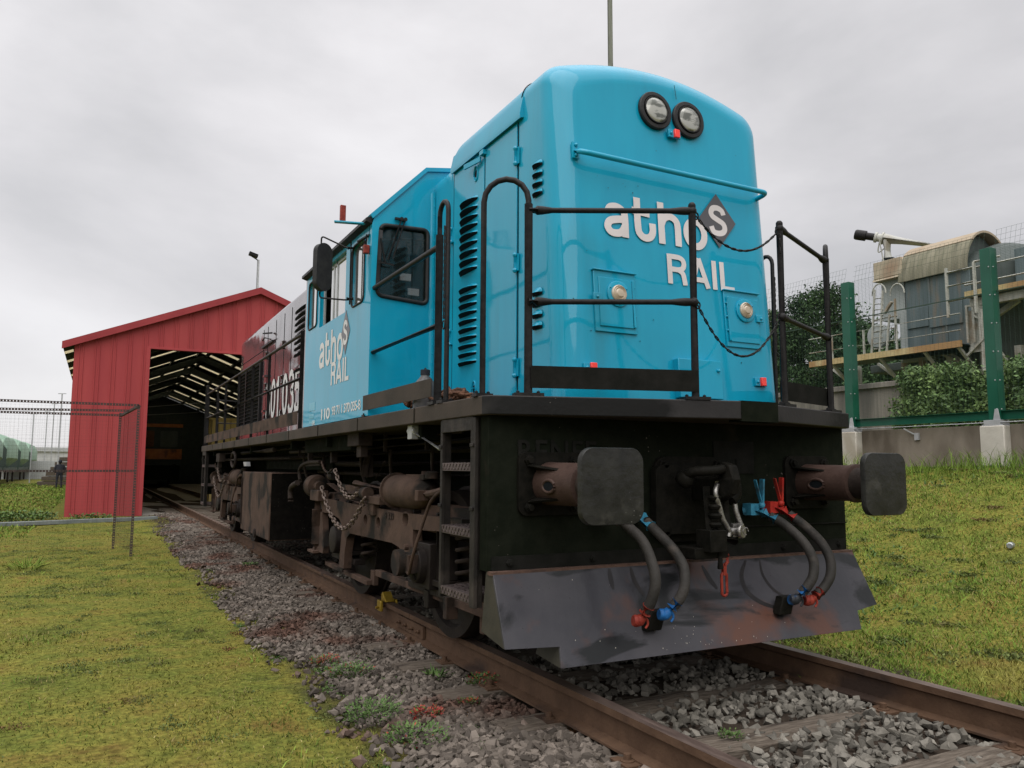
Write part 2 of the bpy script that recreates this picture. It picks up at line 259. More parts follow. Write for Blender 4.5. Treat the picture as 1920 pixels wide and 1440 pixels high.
# ------------------------------------------------------------------ mesh builder
def V(*a): return Vector(a)
def basis(d):
    d = d.normalized(); a = V(0, 0, 1) if abs(d.z) < .9 else V(0, 1, 0)
    s = d.cross(a).normalized(); return s, s.cross(d).normalized()
class MB:
    def __init__(s): s.v = []; s.f = []; s.m = []; s.mi = 0
    def mat(s, i): s.mi = i; return s
    def face(s, *idx): s.f.append(tuple(idx)); s.m.append(s.mi)
    def pts(s, pts): n = len(s.v); s.v.extend(Vector(p) for p in pts); return n
    def poly(s, pts): n = s.pts(pts); s.face(*range(n, n+len(pts)))
    def box(s, a, b):
        a, b = Vector(a), Vector(b)
        x0, x1 = sorted((a.x, b.x)); y0, y1 = sorted((a.y, b.y)); z0, z1 = sorted((a.z, b.z))
        n = s.pts([(x0, y0, z0), (x1, y0, z0), (x1, y1, z0), (x0, y1, z0), (x0, y0, z1), (x1, y0, z1), (x1, y1, z1), (x0, y1, z1)])
        for q in ((0, 3, 2, 1), (4, 5, 6, 7), (0, 1, 5, 4), (1, 2, 6, 5), (2, 3, 7, 6), (3, 0, 4, 7)): s.face(*[n+i for i in q])
        return s
    def obox(s, c, ex, ey, ez, up=None):
        """oriented box: centre, three half-axis vectors"""
        c = Vector(c); n = s.pts([c+ex*i+ey*j+ez*k for k in (-1, 1) for i, j in ((-1, -1), (1, -1), (1, 1), (-1, 1))])
        for q in ((0, 3, 2, 1), (4, 5, 6, 7), (0, 1, 5, 4), (1, 2, 6, 5), (2, 3, 7, 6), (3, 0, 4, 7)): s.face(*[n+i for i in q])
        return s
    def bar(s, a, b, w, h, up=None):
        a, b = Vector(a), Vector(b); d = b-a; l = d.length; d.normalize()
        if up is None: sx, sy = basis(d)
        else: sx = d.cross(Vector(up)).normalized(); sy = sx.cross(d).normalized()
        return s.obox((a+b)/2, sx*w/2, d*l/2, sy*h/2)
    def tube(s, pts, r, seg=10, caps=True, closed=False):
        pts = [Vector(p) for p in pts]; n = len(pts); rs = r if isinstance(r, (list, tuple)) else [r]*n
        rings = []; sx = None
        for i, p in enumerate(pts):
            if closed: d = pts[(i+1) % n]-pts[i-1]
            else: d = (pts[min(i+1, n-1)]-pts[max(i-1, 0)])
            if d.length < 1e-9: d = V(0, 0, 1)
            d.normalize()
            if sx is None: sx, sy = basis(d)
            else:
                sx = (sx-d*sx.dot(d)).normalized(); sy = sx.cross(d).normalized()*-1
                sy = d.cross(sx).normalized()
            rings.append(s.pts([p+(sx*math.cos(2*math.pi*k/seg)+sy*math.sin(2*math.pi*k/seg))*rs[i] for k in range(seg)]))
        for i in range(n if closed else n-1):
            a, b = rings[i], rings[(i+1) % n]
            for k in range(seg): s.face(a+k, a+(k+1) % seg, b+(k+1) % seg, b+k)
        if caps and not closed:
            s.face(*[rings[0]+k for k in reversed(range(seg))]); s.face(*[rings[-1]+k for k in range(seg)])
        return s
    def cyl(s, a, b, r, r2=None, seg=20, caps=True): return s.tube([a, b], [r, r if r2 is None else r2], seg, caps)
    def lathe(s, o, axis, prof, seg=24):
        """prof: list of (distance along axis, radius)"""
        o = Vector(o); ax = Vector(axis).normalized(); sx, sy = basis(ax); rings = []
        for d, r in prof:
            r = max(r, 1e-4); rings.append(s.pts([o+ax*d+(sx*math.cos(2*math.pi*k/seg)+sy*math.sin(2*math.pi*k/seg))*r for k in range(seg)]))
        for a, b in zip(rings, rings[1:]):
            for k in range(seg): s.face(a+k, a+(k+1) % seg, b+(k+1) % seg, b+k)
        s.face(*[rings[0]+k for k in reversed(range(seg))]); s.face(*[rings[-1]+k for k in range(seg)])
        return s
    def prism(s, poly, ext, holes=()):
        """poly: 3D planar loop, ext: extrusion vector, holes: loops"""
        ext = Vector(ext); loops = [[Vector(p) for p in poly]]+[[Vector(p) for p in h] for h in holes]
        tris = tessellate_polygon(loops); flat = [p for l in loops for p in l]
        a = s.pts(flat); b = s.pts([p+ext for p in flat])
        for t in tris: s.face(a+t[0], a+t[1], a+t[2]); s.face(b+t[2], b+t[1], b+t[0])
        o = 0
        for l in loops:
            k = len(l)
            for i in range(k): j = (i+1) % k; s.face(a+o+i, a+o+j, b+o+j, b+o+i)
            o += k
        return s
    def sphere(s, c, r, seg=14, sc=(1, 1, 1)):
        c = Vector(c); rings = []; h = seg//2
        for i in range(1, h):
            t = math.pi*i/h; rings.append(s.pts([c+V(r*sc[0]*math.sin(t)*math.cos(2*math.pi*k/seg), r*sc[1]*math.sin(t)*math.sin(2*math.pi*k/seg), r*sc[2]*math.cos(t)) for k in range(seg)]))
        T = s.pts([c+V(0, 0, r*sc[2])]); B = s.pts([c-V(0, 0, r*sc[2])])
        for k in range(seg): s.face(T, rings[0]+k, rings[0]+(k+1) % seg); s.face(B, rings[-1]+(k+1) % seg, rings[-1]+k)
        for a, b in zip(rings, rings[1:]):
            for k in range(seg): s.face(a+k, b+k, b+(k+1) % seg, a+(k+1) % seg)
        return s
    def build(s, name, mats, parent=None, bevel=0, smooth=38, recalc=True):
        org = V(0, 0, 0)
        if parent:
            r = parent
            while r.parent: r = r.parent
            org = Vector(r.location)
        me = bpy.data.meshes.new(name)
        me.from_pydata([tuple(p-org) for p in s.v], [], s.f)
        if not isinstance(mats, (list, tuple)): mats = [mats]
        for mm in mats: me.materials.append(mm)
        me.polygons.foreach_set('material_index', s.m)
        if recalc:
            b = bmesh.new(); b.from_mesh(me); bmesh.ops.recalc_face_normals(b, faces=b.faces); b.to_mesh(me); b.free()
        if smooth:
            me.polygons.foreach_set('use_smooth', [True]*len(me.polygons)); me.set_sharp_from_angle(angle=R(smooth))
        me.update()
        o = bpy.data.objects.new(name, me); COL.objects.link(o)
        if parent: o.parent = parent
        if bevel:
            bv = o.modifiers.new('bevel', 'BEVEL'); bv.width = bevel; bv.segments = 2; bv.limit_method = 'ANGLE'; bv.angle_limit = R(50)
        return o
def tag(o, label=None, cat=None, group=None, kind=None):
    for k, v_ in (('label', label), ('category', cat), ('group', group), ('kind', kind)):
        if v_: o[k] = v_
    return o
def root(name, loc, label, cat, group=None):
    o = bpy.data.objects.new(name, None); COL.objects.link(o); o.location = loc; o.empty_display_size = .2
    return tag(o, label, cat, group)
def child_tree(o, parent=None):
    c = o.copy(); COL.objects.link(c); c.parent = parent
    for ch in list(o.children): child_tree(ch, c)
    return c
def np_mesh(name, verts, faces_n, k, mats, parent=None, smooth=False, mi=None):
    """fast mesh: verts (n,3), faces (m,k)"""
    me = bpy.data.meshes.new(name); nv = len(verts); nf = len(faces_n)
    me.vertices.add(nv); me.vertices.foreach_set('co', np.asarray(verts, np.float32).ravel())
    me.loops.add(nf*k); me.loops.foreach_set('vertex_index', np.asarray(faces_n, np.int32).ravel())
    me.polygons.add(nf); me.polygons.foreach_set('loop_start', np.arange(0, nf*k, k, dtype=np.int32))
    try: me.polygons.foreach_set('loop_total', np.full(nf, k, np.int32))
    except Exception: pass
    me.polygons.foreach_set('use_smooth', np.full(nf, smooth, bool))
    for mm in (mats if isinstance(mats, (list, tuple)) else [mats]): me.materials.append(mm)
    if mi is not None: me.polygons.foreach_set('material_index', np.asarray(mi, np.int32))
    me.update(calc_edges=True)
    o = bpy.data.objects.new(name, me); COL.objects.link(o)
    if parent: o.parent = parent
    return o
def rrect(c, ex, ey, w, h, r, n=6):
    """rounded rectangle loop, centre c, unit axes ex, ey"""
    c = Vector(c); out_ = []
    for cx, cy, a0 in ((w/2-r, h/2-r, 0), (-w/2+r, h/2-r, 90), (-w/2+r, -h/2+r, 180), (w/2-r, -h/2+r, 270)):
        for i in range(n+1):
            a = R(a0+90*i/n); out_.append(c+ex*(cx+r*math.cos(a))+ey*(cy+r*math.sin(a)))
    return out_
def roundquad(p, r, n=5):
    """loop through quad corners p with rounded corners radius r"""
    out_ = []; k = len(p)
    for i in range(k):
        a, b, c = Vector(p[i-1]), Vector(p[i]), Vector(p[(i+1) % k])
        u = (a-b).normalized(); v_ = (c-b).normalized(); p0 = b+u*r; p1 = b+v_*r
        for j in range(n+1):
            t = j/n; out_.append(p0*(1-t)**2+b*2*t*(1-t)+p1*t*t)
    return out_
def bend(pts, r, n=5):
    """open polyline with rounded corners"""
    pts = [Vector(p) for p in pts]; o = [pts[0]]
    for i in range(1, len(pts)-1):
        a, b, c = pts[i-1], pts[i], pts[i+1]; u = a-b; v_ = c-b; rr = min(r, u.length*.49, v_.length*.49)
        p0 = b+u.normalized()*rr; p1 = b+v_.normalized()*rr
        for j in range(n+1): t = j/n; o.append(p0*(1-t)**2+b*2*t*(1-t)+p1*t*t)
    o.append(pts[-1]); return o
def spline(pts, n=8):
    pts = [Vector(p) for p in pts]; q = [pts[0]*2-pts[1]]+pts+[pts[-1]*2-pts[-2]]; o = []
    for i in range(1, len(q)-2):
        for j in range(n):
            t = j/n; a, b, c, d = q[i-1:i+3]
            o.append(.5*((2*b)+(c-a)*t+(2*a-5*b+4*c-d)*t*t+(3*b-a-3*c+d)*t**3))
    o.append(pts[-1]); return o
def sag(a, b, drop, n=24):
    a, b = Vector(a), Vector(b); return [a.lerp(b, i/n)-V(0, 0, drop*4*(i/n)*(1-i/n)) for i in range(n+1)]
def chain(mb, path, ll=.032, r=.0032, wd=.42, seg=6):
    """interlocking oval links along a path"""
    path = [Vector(p) for p in path]; acc = [0]
    for a, b in zip(path, path[1:]): acc.append(acc[-1]+(b-a).length)
    def at(s):
        s = min(max(s, 0), acc[-1])
        for i in range(len(path)-1):
            if s <= acc[i+1]: return path[i].lerp(path[i+1], (s-acc[i])/max(acc[i+1]-acc[i], 1e-9))
        return path[-1]
    s = 0; k = 0; pitch = ll-2.6*r
    while s+pitch <= acc[-1]:
        c = at(s+pitch/2); d = (at(s+pitch)-at(s)); d = d.normalized() if d.length > 1e-6 else V(0, 0, 1)
        sx, sy = basis(d); a = R(45 if k % 2 else -45); u = sx*math.cos(a)+sy*math.sin(a)
        hw = ll*wd/2-r; hl = ll/2-r-hw; ps = []
        for i in range(12):
            t = 2*math.pi*i/12; ps.append(c+d*(math.cos(t)*hw+(hl if math.cos(t) > 0 else -hl))+u*math.sin(t)*hw)
        mb.tube(ps, r, seg, closed=True); s += pitch; k += 1
    return mb
def text(txt, bl, ru, up, wdt, hgt, mt, name, parent, ext=.002, off=.0, spacing=1.0, align=None):
    """lettering: lower-left bl, unit vectors ru/up, fitted to wdt x hgt"""
    cu = bpy.data.curves.new(name, 'FONT'); cu.body = txt; cu.size = 1; cu.offset = off; cu.space_character = spacing; cu.resolution_u = 5
    cu.extrude = .01
    ob = bpy.data.objects.new('tmp', cu); COL.objects.link(ob); bpy.context.view_layer.update()
    me = bpy.data.meshes.new_from_object(ob.evaluated_get(bpy.context.evaluated_depsgraph_get()))
    bpy.data.objects.remove(ob)
    co = np.zeros(len(me.vertices)*3, np.float32); me.vertices.foreach_get('co', co); co = co.reshape(-1, 3)
    mn, mxx = co.min(0), co.max(0); bl, ru, up = Vector(bl), Vector(ru).normalized(), Vector(up).normalized(); nn = ru.cross(up)
    r = parent
    while r.parent: r = r.parent
    org = Vector(r.location)
    X = (co[:, 0]-mn[0])/(mxx[0]-mn[0])*wdt; Y = (co[:, 1]-mn[1])/(mxx[1]-mn[1])*hgt; Z = (co[:, 2]-mn[2])/(mxx[2]-mn[2])*ext
    res = np.array(bl-org)[None]+X[:, None]*np.array(ru)+Y[:, None]*np.array(up)+Z[:, None]*np.array(nn)
    me.vertices.foreach_set('co', res.astype(np.float32).ravel()); me.materials.clear(); me.materials.append(mt); me.update(); me.name = name
    o = bpy.data.objects.new(name, me); COL.objects.link(o); o.parent = parent
    return o

GLY = {  # heavy sans letters as strokes: (advance, [(path, closed)])
 'a': (.74, [([(.13, .56), (.20, .66), (.36, .69), (.50, .62), (.55, .50), (.55, .0)], 0), ([(.55, .42), (.38, .40), (.18, .34), (.11, .21), (.18, .09), (.33, .07), (.46, .12), (.55, .26)], 0)]),
 't': (.66, [([(.14, 1.0), (.14, .30), (.20, .13), (.32, .07), (.45, .11), (.52, .24), (.52, .44)], 0), ([(.0, .68), (.46, .66)], 0)]),
 'h': (.68, [([(.10, 1.0), (.10, .0)], 0), ([(.10, .46), (.18, .62), (.33, .69), (.48, .63), (.54, .48), (.54, .0)], 0)]),
 'o': (.78, [([(.35+.25*math.cos(R(a)), .38+.31*math.sin(R(a))) for a in range(0, 360, 24)], 1)]),
 'R': (.80, [([(.10, .0), (.10, 1.0)], 0), ([(.10, .92), (.42, .92), (.57, .86), (.62, .72), (.57, .57), (.42, .50), (.10, .50)], 0), ([(.40, .50), (.55, .40), (.60, .24), (.63, .0)], 0)]),
 'A': (.82, [([(.06, .0), (.37, 1.0)], 0), ([(.37, 1.0), (.68, .0)], 0), ([(.18, .26), (.56, .26)], 0)]),
 'I': (.32, [([(.12, .0), (.12, 1.0)], 0)]),
 'L': (.60, [([(.10, .0), (.10, 1.0)], 0), ([(.02, .08), (.55, .08)], 0)]),
 '3': (.66, [([(.09, .80), (.18, .91), (.32, .94), (.47, .87), (.52, .74), (.44, .60), (.30, .53), (.46, .46), (.54, .31), (.50, .15), (.32, .06), (.16, .09), (.07, .22)], 0)]),
 '0': (.70, [([(.32+.22*math.cos(R(a)), .50+.42*math.sin(R(a))) for a in range(0, 360, 24)], 1)]),
 '1': (.44, [([(.24, .0), (.24, 1.0)], 0), ([(.04, .76), (.24, .90)], 0)]),
 '5': (.68, [([(.53, .92), (.16, .92)], 0), ([(.16, .99), (.12, .50)], 0), ([(.12, .54), (.28, .60), (.46, .54), (.54, .36), (.48, .16), (.32, .06), (.16, .09), (.07, .20)], 0)]),
 '.': (.30, [([(.10, .0), (.10, .16)], 0)]),
 'S': (.75, [([(.60, .72), (.54, .86), (.38, .93), (.20, .90), (.11, .76), (.16, .62), (.36, .52), (.56, .42), (.62, .26), (.54, .12), (.36, .06), (.17, .10), (.09, .27)], 0)])}
def strokes(txt, bl, ru, up, wdt, hgt, mt, name, parent, w=.17, lift=.0006):
    ru, up = Vector(ru).normalized(), Vector(up).normalized(); nn = ru.cross(up); tot = sum(GLY[c][0] for c in txt)-.10; mb = MB(); x0 = -.02; k = 0
    for c in txt:
        adv, ps = GLY[c]
        for path, closed in ps:
            pp_ = [Vector((x0+x, y)) for x, y in path]
            if len(pp_) > 3:   # smooth curves
                q = spline([V(p.x, p.y, 0) for p in (pp_+pp_[:1] if closed else pp_)], 4); pp_ = [Vector((p.x, p.y)) for p in q]
                if closed: pp_ = pp_[:-1]
            n = len(pp_); Ls, Rs = [], []
            for i in range(n):
                a = pp_[i-1] if (i or closed) else pp_[0]; b = pp_[(i+1) % n] if (i < n-1 or closed) else pp_[-1]
                d = (b-a); d = d.normalized() if d.length > 1e-9 else Vector((0, 1)); m_ = Vector((-d.y, d.x))*w/2
                Ls.append(pp_[i]+m_); Rs.append(pp_[i]-m_)
            f = lambda p: Vector(bl)+ru*((p.x-0)/tot*wdt)+up*(p.y*hgt)+nn*(lift+.0002*(k % 3))
            a = mb.pts([f(p) for p in Ls]); b = mb.pts([f(p) for p in Rs])
            for i in range(n if closed else n-1): j = (i+1) % n; mb.face(a+i, b+i, b+j, a+j)
            k += 1
        x0 += adv
    return mb.build(name, mt, parent, smooth=0, recalc=False)

# ================================================================== LOCOMOTIVE
loco = root('diesel_locomotive', (0, 6.3, 0), 'bright blue and maroon shunting locomotive with black underframe standing on the track', 'locomotive')
HX, HW, HZ0, HY1 = -.02, .85, 1.54, 2.03      # front hood: centre, half width, base, end at cab
def yF(z): return .07*(z-1.65)
def PF(px, py, off=0.0):
    d = Fv + Rv*((px-960)/FPX) - Uv*((py-720)/FPX)
    t = (-off + .07*(CAM.z-1.65) - CAM.y)/(d.y-.07*d.z); return CAM+d*t
FU = V(0, .07, 1).normalized(); FR = V(1, 0, 0); FN = V(0, -1, .07).normalized()

def hood_ring(hw, zt, n=8):
    """open-bottom hood outline (x,z), crowned roof"""
    r = .16; zs = zt-.275; pts = [(-hw, HZ0), (-hw, 2.2), (-hw, 2.9), (-hw, zs)]
    for i in range(1, n+1):
        a = R(90*i/n*.80); pts.append((-hw+r*(1-math.cos(a)), zs+r*math.sin(a)))
    x0, z0 = pts[-1]
    for i in range(1, 9):
        t = i/9; pts.append((x0*(1-t), z0+(zt-z0)*(1-(1-t)**2.0)))
    left = pts; right = [(-x, z) for x, z in reversed(pts)]
    return left+[(0, zt)]+right
def hood_shell(mb, cx, hw, zt, y0, y1, rake, rfront=.2, dirn=1):
    rings = []
    def ring(d, y, rk):
        s = (hw-d)/hw; H = zt-HZ0; k = (H-d)/H
        return mb.pts([(cx+x*s, y+rk*(z-1.65), HZ0+(z-HZ0)*k) for x, z in hood_ring(hw, zt)])
    n = len(hood_ring(hw, zt))
    ds = [(rfront+.03, 0)]+[(rfront*(1-math.cos(R(a))), rfront*(1-math.sin(R(a)))) for a in range(90, -1, -9)]
    for d, yy in ds: rings.append(ring(d, y0+dirn*yy, rake))
    rings.append(ring(0, y0+dirn*.50, rake*.2)); ye = y1-dirn*.12
    for a in (0, 22, 45, 68, 90):
        d = .10*(1-math.cos(R(a))); rings.append(mb.pts([(cx+x, ye+dirn*.12*math.sin(R(a)), z-d*(max(0, z-3.2)/.5)) for x, z in hood_ring(hw, zt)]))
    for a, b in zip(rings, rings[1:]):
        for k in range(n-1): mb.face(a+k, a+k+1, b+k+1, b+k)
    mb.face(*[rings[0]+k for k in range(n)]); mb.face(*[rings[-1]+k for k in reversed(range(n))])
mb = MB(); hood_shell(mb, HX, HW, 3.775, 0, 1.66, .07, .17)
rg_ = [mb.pts([(HX+x*.997, y, z) for x, z in hood_ring(HW, 3.63)]) for y in (1.45, HY1)]
for k in range(len(hood_ring(HW, 3.63))-1): mb.face(rg_[0]+k, rg_[0]+k+1, rg_[1]+k+1, rg_[1]+k)
hood = mb.build('front_hood', M['blue'], loco, smooth=40, recalc=True)
# long rear hood
mb = MB(); hood_shell(mb, HX, HW, 3.66, 11.72, 4.1, 0, .12, -1)
rhood = mb.build('rear_hood', M['maroon'], loco, smooth=40)
HXL = HX-HW
# gutter lip over side doors
def gutter(y0, y1, parent, mt, sx=-1):
    mb = MB(); x = HX+sx*HW
    mb.prism([(x, y0, 3.385), (x+sx*.028, y0, 3.375), (x+sx*.03, y0, 3.405), (x+sx*.006, y0, 3.52), (x-sx*.05, y0, 3.52)], (0, y1-y0, 0))
    return mb.build('rain_gutter', mt, parent)
for sx in (-1, 1):
    gutter(.50, 1.62, hood, M['blue'], sx)

def side_door(parent, y0, y1, z0, z1, mt, sx=-1, hinges=(), name='hood_door', label=None, ysd=.0):
    x = HX+sx*HW; mb = MB(); mb.box((x, y0+.006, z0), (x+sx*.007, y1-.006, z1))
    o = mb.build(name, mt, parent, bevel=.002)
    return o
def louvers(parent, y0, y1, z0, z1, n, mt, sx=-1, depth=.05, skew=0):
    x = HX+sx*(HW+.007); mb = MB(); h = (z1-z0)/n
    for i in range(n):
        zc = z0+h*(i+.18); hh = h*.62; K = 9; top = []; bot = []
        for k in range(K+1):
            t = k/K; bulge = min(1, math.sin(math.pi*t)**.55) if 0 < t < 1 else 0
            y = y0+(y1-y0)*t
            top.append((x, y, zc+hh*(.45+.55*bulge))); bot.append((x+sx*depth*bulge, y, zc+hh*.18))
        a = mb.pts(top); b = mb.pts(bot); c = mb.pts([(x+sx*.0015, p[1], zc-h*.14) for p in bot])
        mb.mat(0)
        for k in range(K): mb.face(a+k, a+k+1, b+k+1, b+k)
        mb.mat(1)  # black face paints the darkness inside the open louver mouth
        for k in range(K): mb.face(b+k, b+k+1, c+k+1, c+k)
    mb.mi = 0
    return mb.build('louver_bank', [mt, M['seam']], parent, smooth=50, recalc=False)
def hinge(mb, x, y, z, sx=-1):
    mb.box((x, y-.03, z-.055), (x+sx*.006, y+.03, z+.055)); mb.cyl((x+sx*.012, y, z-.05), (x+sx*.012, y, z+.05), .011, seg=10)
    for s in (-1, 1): mb.sphere((x+sx*.014, y-.0, z+s*.05), .017, 8)
for sx in (-1, 1):
    d1 = side_door(hood, .575, 1.055, 1.56, 3.37, M['blue'], sx)
    d2 = side_door(hood, 1.065, 1.60, 1.56, 3.37, M['blue'], sx)
    louvers(d2, 1.17, 1.46, 2.545, 3.11, 9, M['blue'], sx); louvers(d2, 1.17, 1.46, 1.88, 2.47, 10, M['blue'], sx)
    louvers(hood, .25, .36, 2.80, 3.04, 4, M['blue'], sx, .030); louvers(hood, .25, .36, 1.98, 2.25, 4, M['blue'], sx, .030)
    mb = MB(); xx = HX+sx*(HW+.002)
    for y in (.569, 1.06, 1.606): mb.box((xx-sx*.004, y-.004, 1.56), (xx+sx*.0012, y+.004, 3.375))  # dark strips paint in the shade of the gaps; the metal there is blue
    mb.build('door_gap', M['seam'], hood)
    mb = MB(); xx = HX+sx*(HW+.006)
    for z in (1.78, 2.45, 3.15): hinge(mb, xx, .575, z, sx)
    for z in (2.12, 2.9): hinge(mb, xx, 1.62, z, sx)
    mb.build('hinge', M['blue'], d1)
    mb = MB()
    mb.box((xx, 1.03, 3.33), (xx+sx*.03, 1.09, 3.36)); mb.bar((xx+sx*.02, 1.09, 3.31), (xx+sx*.05, 1.30, 3.315), .012, .035)
    mb.build('door_handle', M['blue'], d2); mb = MB()
    for (yy, zz) in ((1.20, 3.245), (1.20, 1.70)):
        mb.tube([(xx+sx*.004, yy+.030*math.cos(t), zz+.055*math.sin(t)) for t in np.linspace(0, 2*math.pi, 17)[:-1]], .006, 6, closed=True)
    mb.bar((xx+sx*.012, 1.22, 1.705), (xx+sx*.012, 1.185, 1.705), .012, .008); mb.bar((xx+sx*.012, 1.2, 1.705), (xx+sx*.012, 1.205, 1.60), .006, .006)
    mb.build('recessed_latch', M['blue'], d2)
    mb = MB()
    for (yy, zz) in ((1.20, 3.245), (1.20, 1.70)): mb.lathe((xx+sx*.0005, yy, zz), (sx, 0, 0), [(0, .027), (.001, .027)])
    mb.build('handle_recess', M['seam'], d2)
# flared transition of hood to cab
for sx in (-1, 1):
    mb = MB(); x = HX+sx*HW; pr = []
    for t in range(7): a = R(90*t/6); pr.append((x+sx*.03*(1-math.cos(a)), 1.99+.04*math.sin(a)))
    for (a, b) in zip(pr, pr[1:]): mb.poly([(a[0], a[1], HZ0), (b[0], b[1], HZ0), (b[0], b[1], 3.36), (a[0], a[1], 3.36)])
    for k in range(26): mb.sphere((x+sx*.015, 1.975, 1.62+k*.07), .006, 6)
    mb.build('corner_fillet', M['blue'], hood, smooth=60)
# roof seam near front
mb = MB(); rr = hood_ring(HW+.003, 3.778)
mb.tube([(HX+x, .49+.02*(z-1.65), z) for x, z in rr if z > 3.3], .0035, 5); mb.build('roof_seam', M['seam'], hood)

# headlights
for px, py in ((1228, 208), (1290, 226)):
    c = PF(px, py); mb = MB()
    mb.lathe(c+FN*-.01, FN, [(0, .126), (.018, .127), (.025, .121), (.027, .100), (.020, .092), (.008, .088)], 40)
    rim = mb.build('headlight', M['rubber'], loco, smooth=30)
    mb = MB(); mb.lathe(c+FN*.015, FN, [(0, .089), (.004, .087), (.012, .065), (.016, .035), (.017, .005)], 32); mb.build('lens', M['lensglass'], rim, smooth=50)
    mb = MB(); mb.lathe(c+FN*.024, FN, [(-.012, .090), (-.004, .094), (.0, .092), (.0, .086), (-.008, .085)], 32); mb.build('lens_ring', M['steel'], rim)
# red marker below headlights and two at the bottom
def marker(c, flip=1):
    mb = MB(); mb.obox(c+FN*.008, FR*.048, FN*.008, FU*.026); mb.sphere(c+FN*.018-FR*.03*flip, .011, 8); mb.sphere(c+FN*.016+FR*.04*flip, .006, 8)
    o = mb.build('marker_bracket', M['blue'], loco, bevel=.002)
    mb = MB(); mb.obox(c+FN*.022+FR*.012*flip, FR*.021, FN*.010, FU*.028); mb.build('red_reflector', M['redlight'], o, bevel=.004)
marker(PF(1262, 253)); marker(PF(1106, 690)); marker(PF(1424, 717))
# weld seam over the lamps, paint chips, lifting eyes
mb = MB(); q0_, q1_ = PF(1264, 160), PF(1268, 186); mb.bar(q0_+FN*.0005, q1_+FN*.0005, .0025, .003); mb.build('weld_seam', M['chip'], loco)
mb = MB()
for (px_c, py_c) in [(1168, 344), (1172, 350), (1196, 349), (1140, 352), (1186, 362), (1333, 243), (1230, 283), (1379, 292), (1256, 440), (1108, 620), (1200, 640), (1350, 640), (1160, 655), (1075, 560), (1390, 680), (1225, 600), (1100, 470), (1120, 330)]:
    c = PF(px_c, py_c)+FN*.0016; r = random.uniform(.003, .007); mb.poly([c+FR*r*math.cos(t)*random.uniform(.5, 1)+FU*r*math.sin(t)*random.uniform(.4, 1) for t in np.linspace(0, 6.28, 8)[:-1]])
mb.build('paint_chips', M['chip'], loco, recalc=False, smooth=0)
# grab bar across nose
a, b = PF(1091, 290), PF(1411, 369); zz = (a.z+b.z)/2; xa, xb = -.74, .665
mb = MB(); s0 = V(xa, yF(3.04), 3.04); s1 = V(xb+.06, yF(3.04)+.02, 3.0)
mb.tube(bend([s0, s0+V(0, -.085, -.035), V(xb+.06, yF(3.0)-.085, 3.0), V(xb+.055, yF(3.0)+.04, 2.985)], .05), .0165, 12)
for q in (s0,): mb.obox(q+FN*.004, FR*.024, FN*.006, FU*.05)
mb.sphere(s0+FN*.014+FU*.032, .012, 8); mb.sphere(s0+FN*.014-FU*.032, .012, 8)
mb.build('grab_bar', M['blue'], loco, smooth=45)
# lamp hatches
for s, cpx in ((-1, (1152, 558)), (1, (1390, 592))):
    c = PF(*cpx); mb = MB(); h = .155 if s < 0 else .15; wd = .118 if s < 0 else .13
    mb.obox(c+FN*.004-FU*.03, FR*.148, FN*.006, FU*.185)
    mb.obox(c+FN*.012-FU*.035, FR*wd, FN*.006, FU*.148)
    mb.obox(c+FN*.008+FU*.155, FR*.155, FN*.016, FU*.004)
    for k in (-1, 0, 1): mb.sphere(c+FN*.014-FR*s*.137+FU*(k*.09-.02), .008, 8)
    mb.cyl(c+FN*.02-FR*s*.126+FU*.11, c+FN*.02-FR*s*.126-FU*.18, .009, seg=10)
    mb.obox(c+FN*.022+FR*s*.135+FU*-.015, FR*.03, FN*.008, FU*.024); mb.sphere(c+FN*.033+FR*s*.14-FU*.015, .010, 8)
    hat = mb.build('lamp_hatch', M['blue'], loco, bevel=.003)
    lc = PF(1155, 553) if s < 0 else PF(1392.5, 584)
    mb = MB(); mb.lathe(lc+FN*.014, FN, [(0, .078), (.014, .078), (.016, .074), (.016, .05)], 32)
    for k in range(3): a_ = R(30+120*k); mb.sphere(lc+FN*.03+FR*.066*math.cos(a_)+FU*.066*math.sin(a_), .006, 8)
    mb.build('lamp_flange', M['blue'], hat, smooth=30)
    mb = MB(); mb.lathe(lc+FN*.024, FN, [(0, .053), (.014, .052), (.020, .046), (.014, .043), (.022, .036), (.016, .031), (.026, .022), (.028, .0)], 32); mb.build('ribbed_lens', M['amber'], hat, smooth=25)
# square box at nose foot
c = PF(1310, 700); mb = MB(); mb.obox(PF(1305, 713)+FN*.02, FR*.17, FN*.03, FU*.12); mb.sphere(PF(1336, 698)+FN*.055, .012, 8)
mb.build('socket_box', M['blue'], loco, bevel=.004)
# front lettering
bl = PF(1133, 434); br = PF(1329, 470)
mid = (PF(1134, 385).z+PF(1134, 440).z)/2
tw = br.x-bl.x
strokes('atho', V(bl.x+.0, yF(2.548), 2.548)+FN*.0006, FR, FU, tw, .272, M['white'], 'logo_lettering', loco)
r0 = PF(1253, 527); r1 = PF(1376, 545)
strokes('RAIL', V(r0.x, yF(2.298), 2.298)+FN*.0006, FR, FU, r1.x-r0.x, .192, M['white'], 'logo_lettering', loco)
dc = PF(1345, 414); mb = MB(); mb.prism([dc+FN*.002+FR*.155, dc+FN*.002+FU*.185, dc+FN*.002-FR*.155, dc+FN*.002-FU*.185], FN*.001)
dia = mb.build('logo_diamond', M['grey'], loco)
strokes('S', dc+FN*.0035-FR*.073-FU*.10, FR, FU, .14, .20, M['white'], 'logo_letter', dia, w=.19)

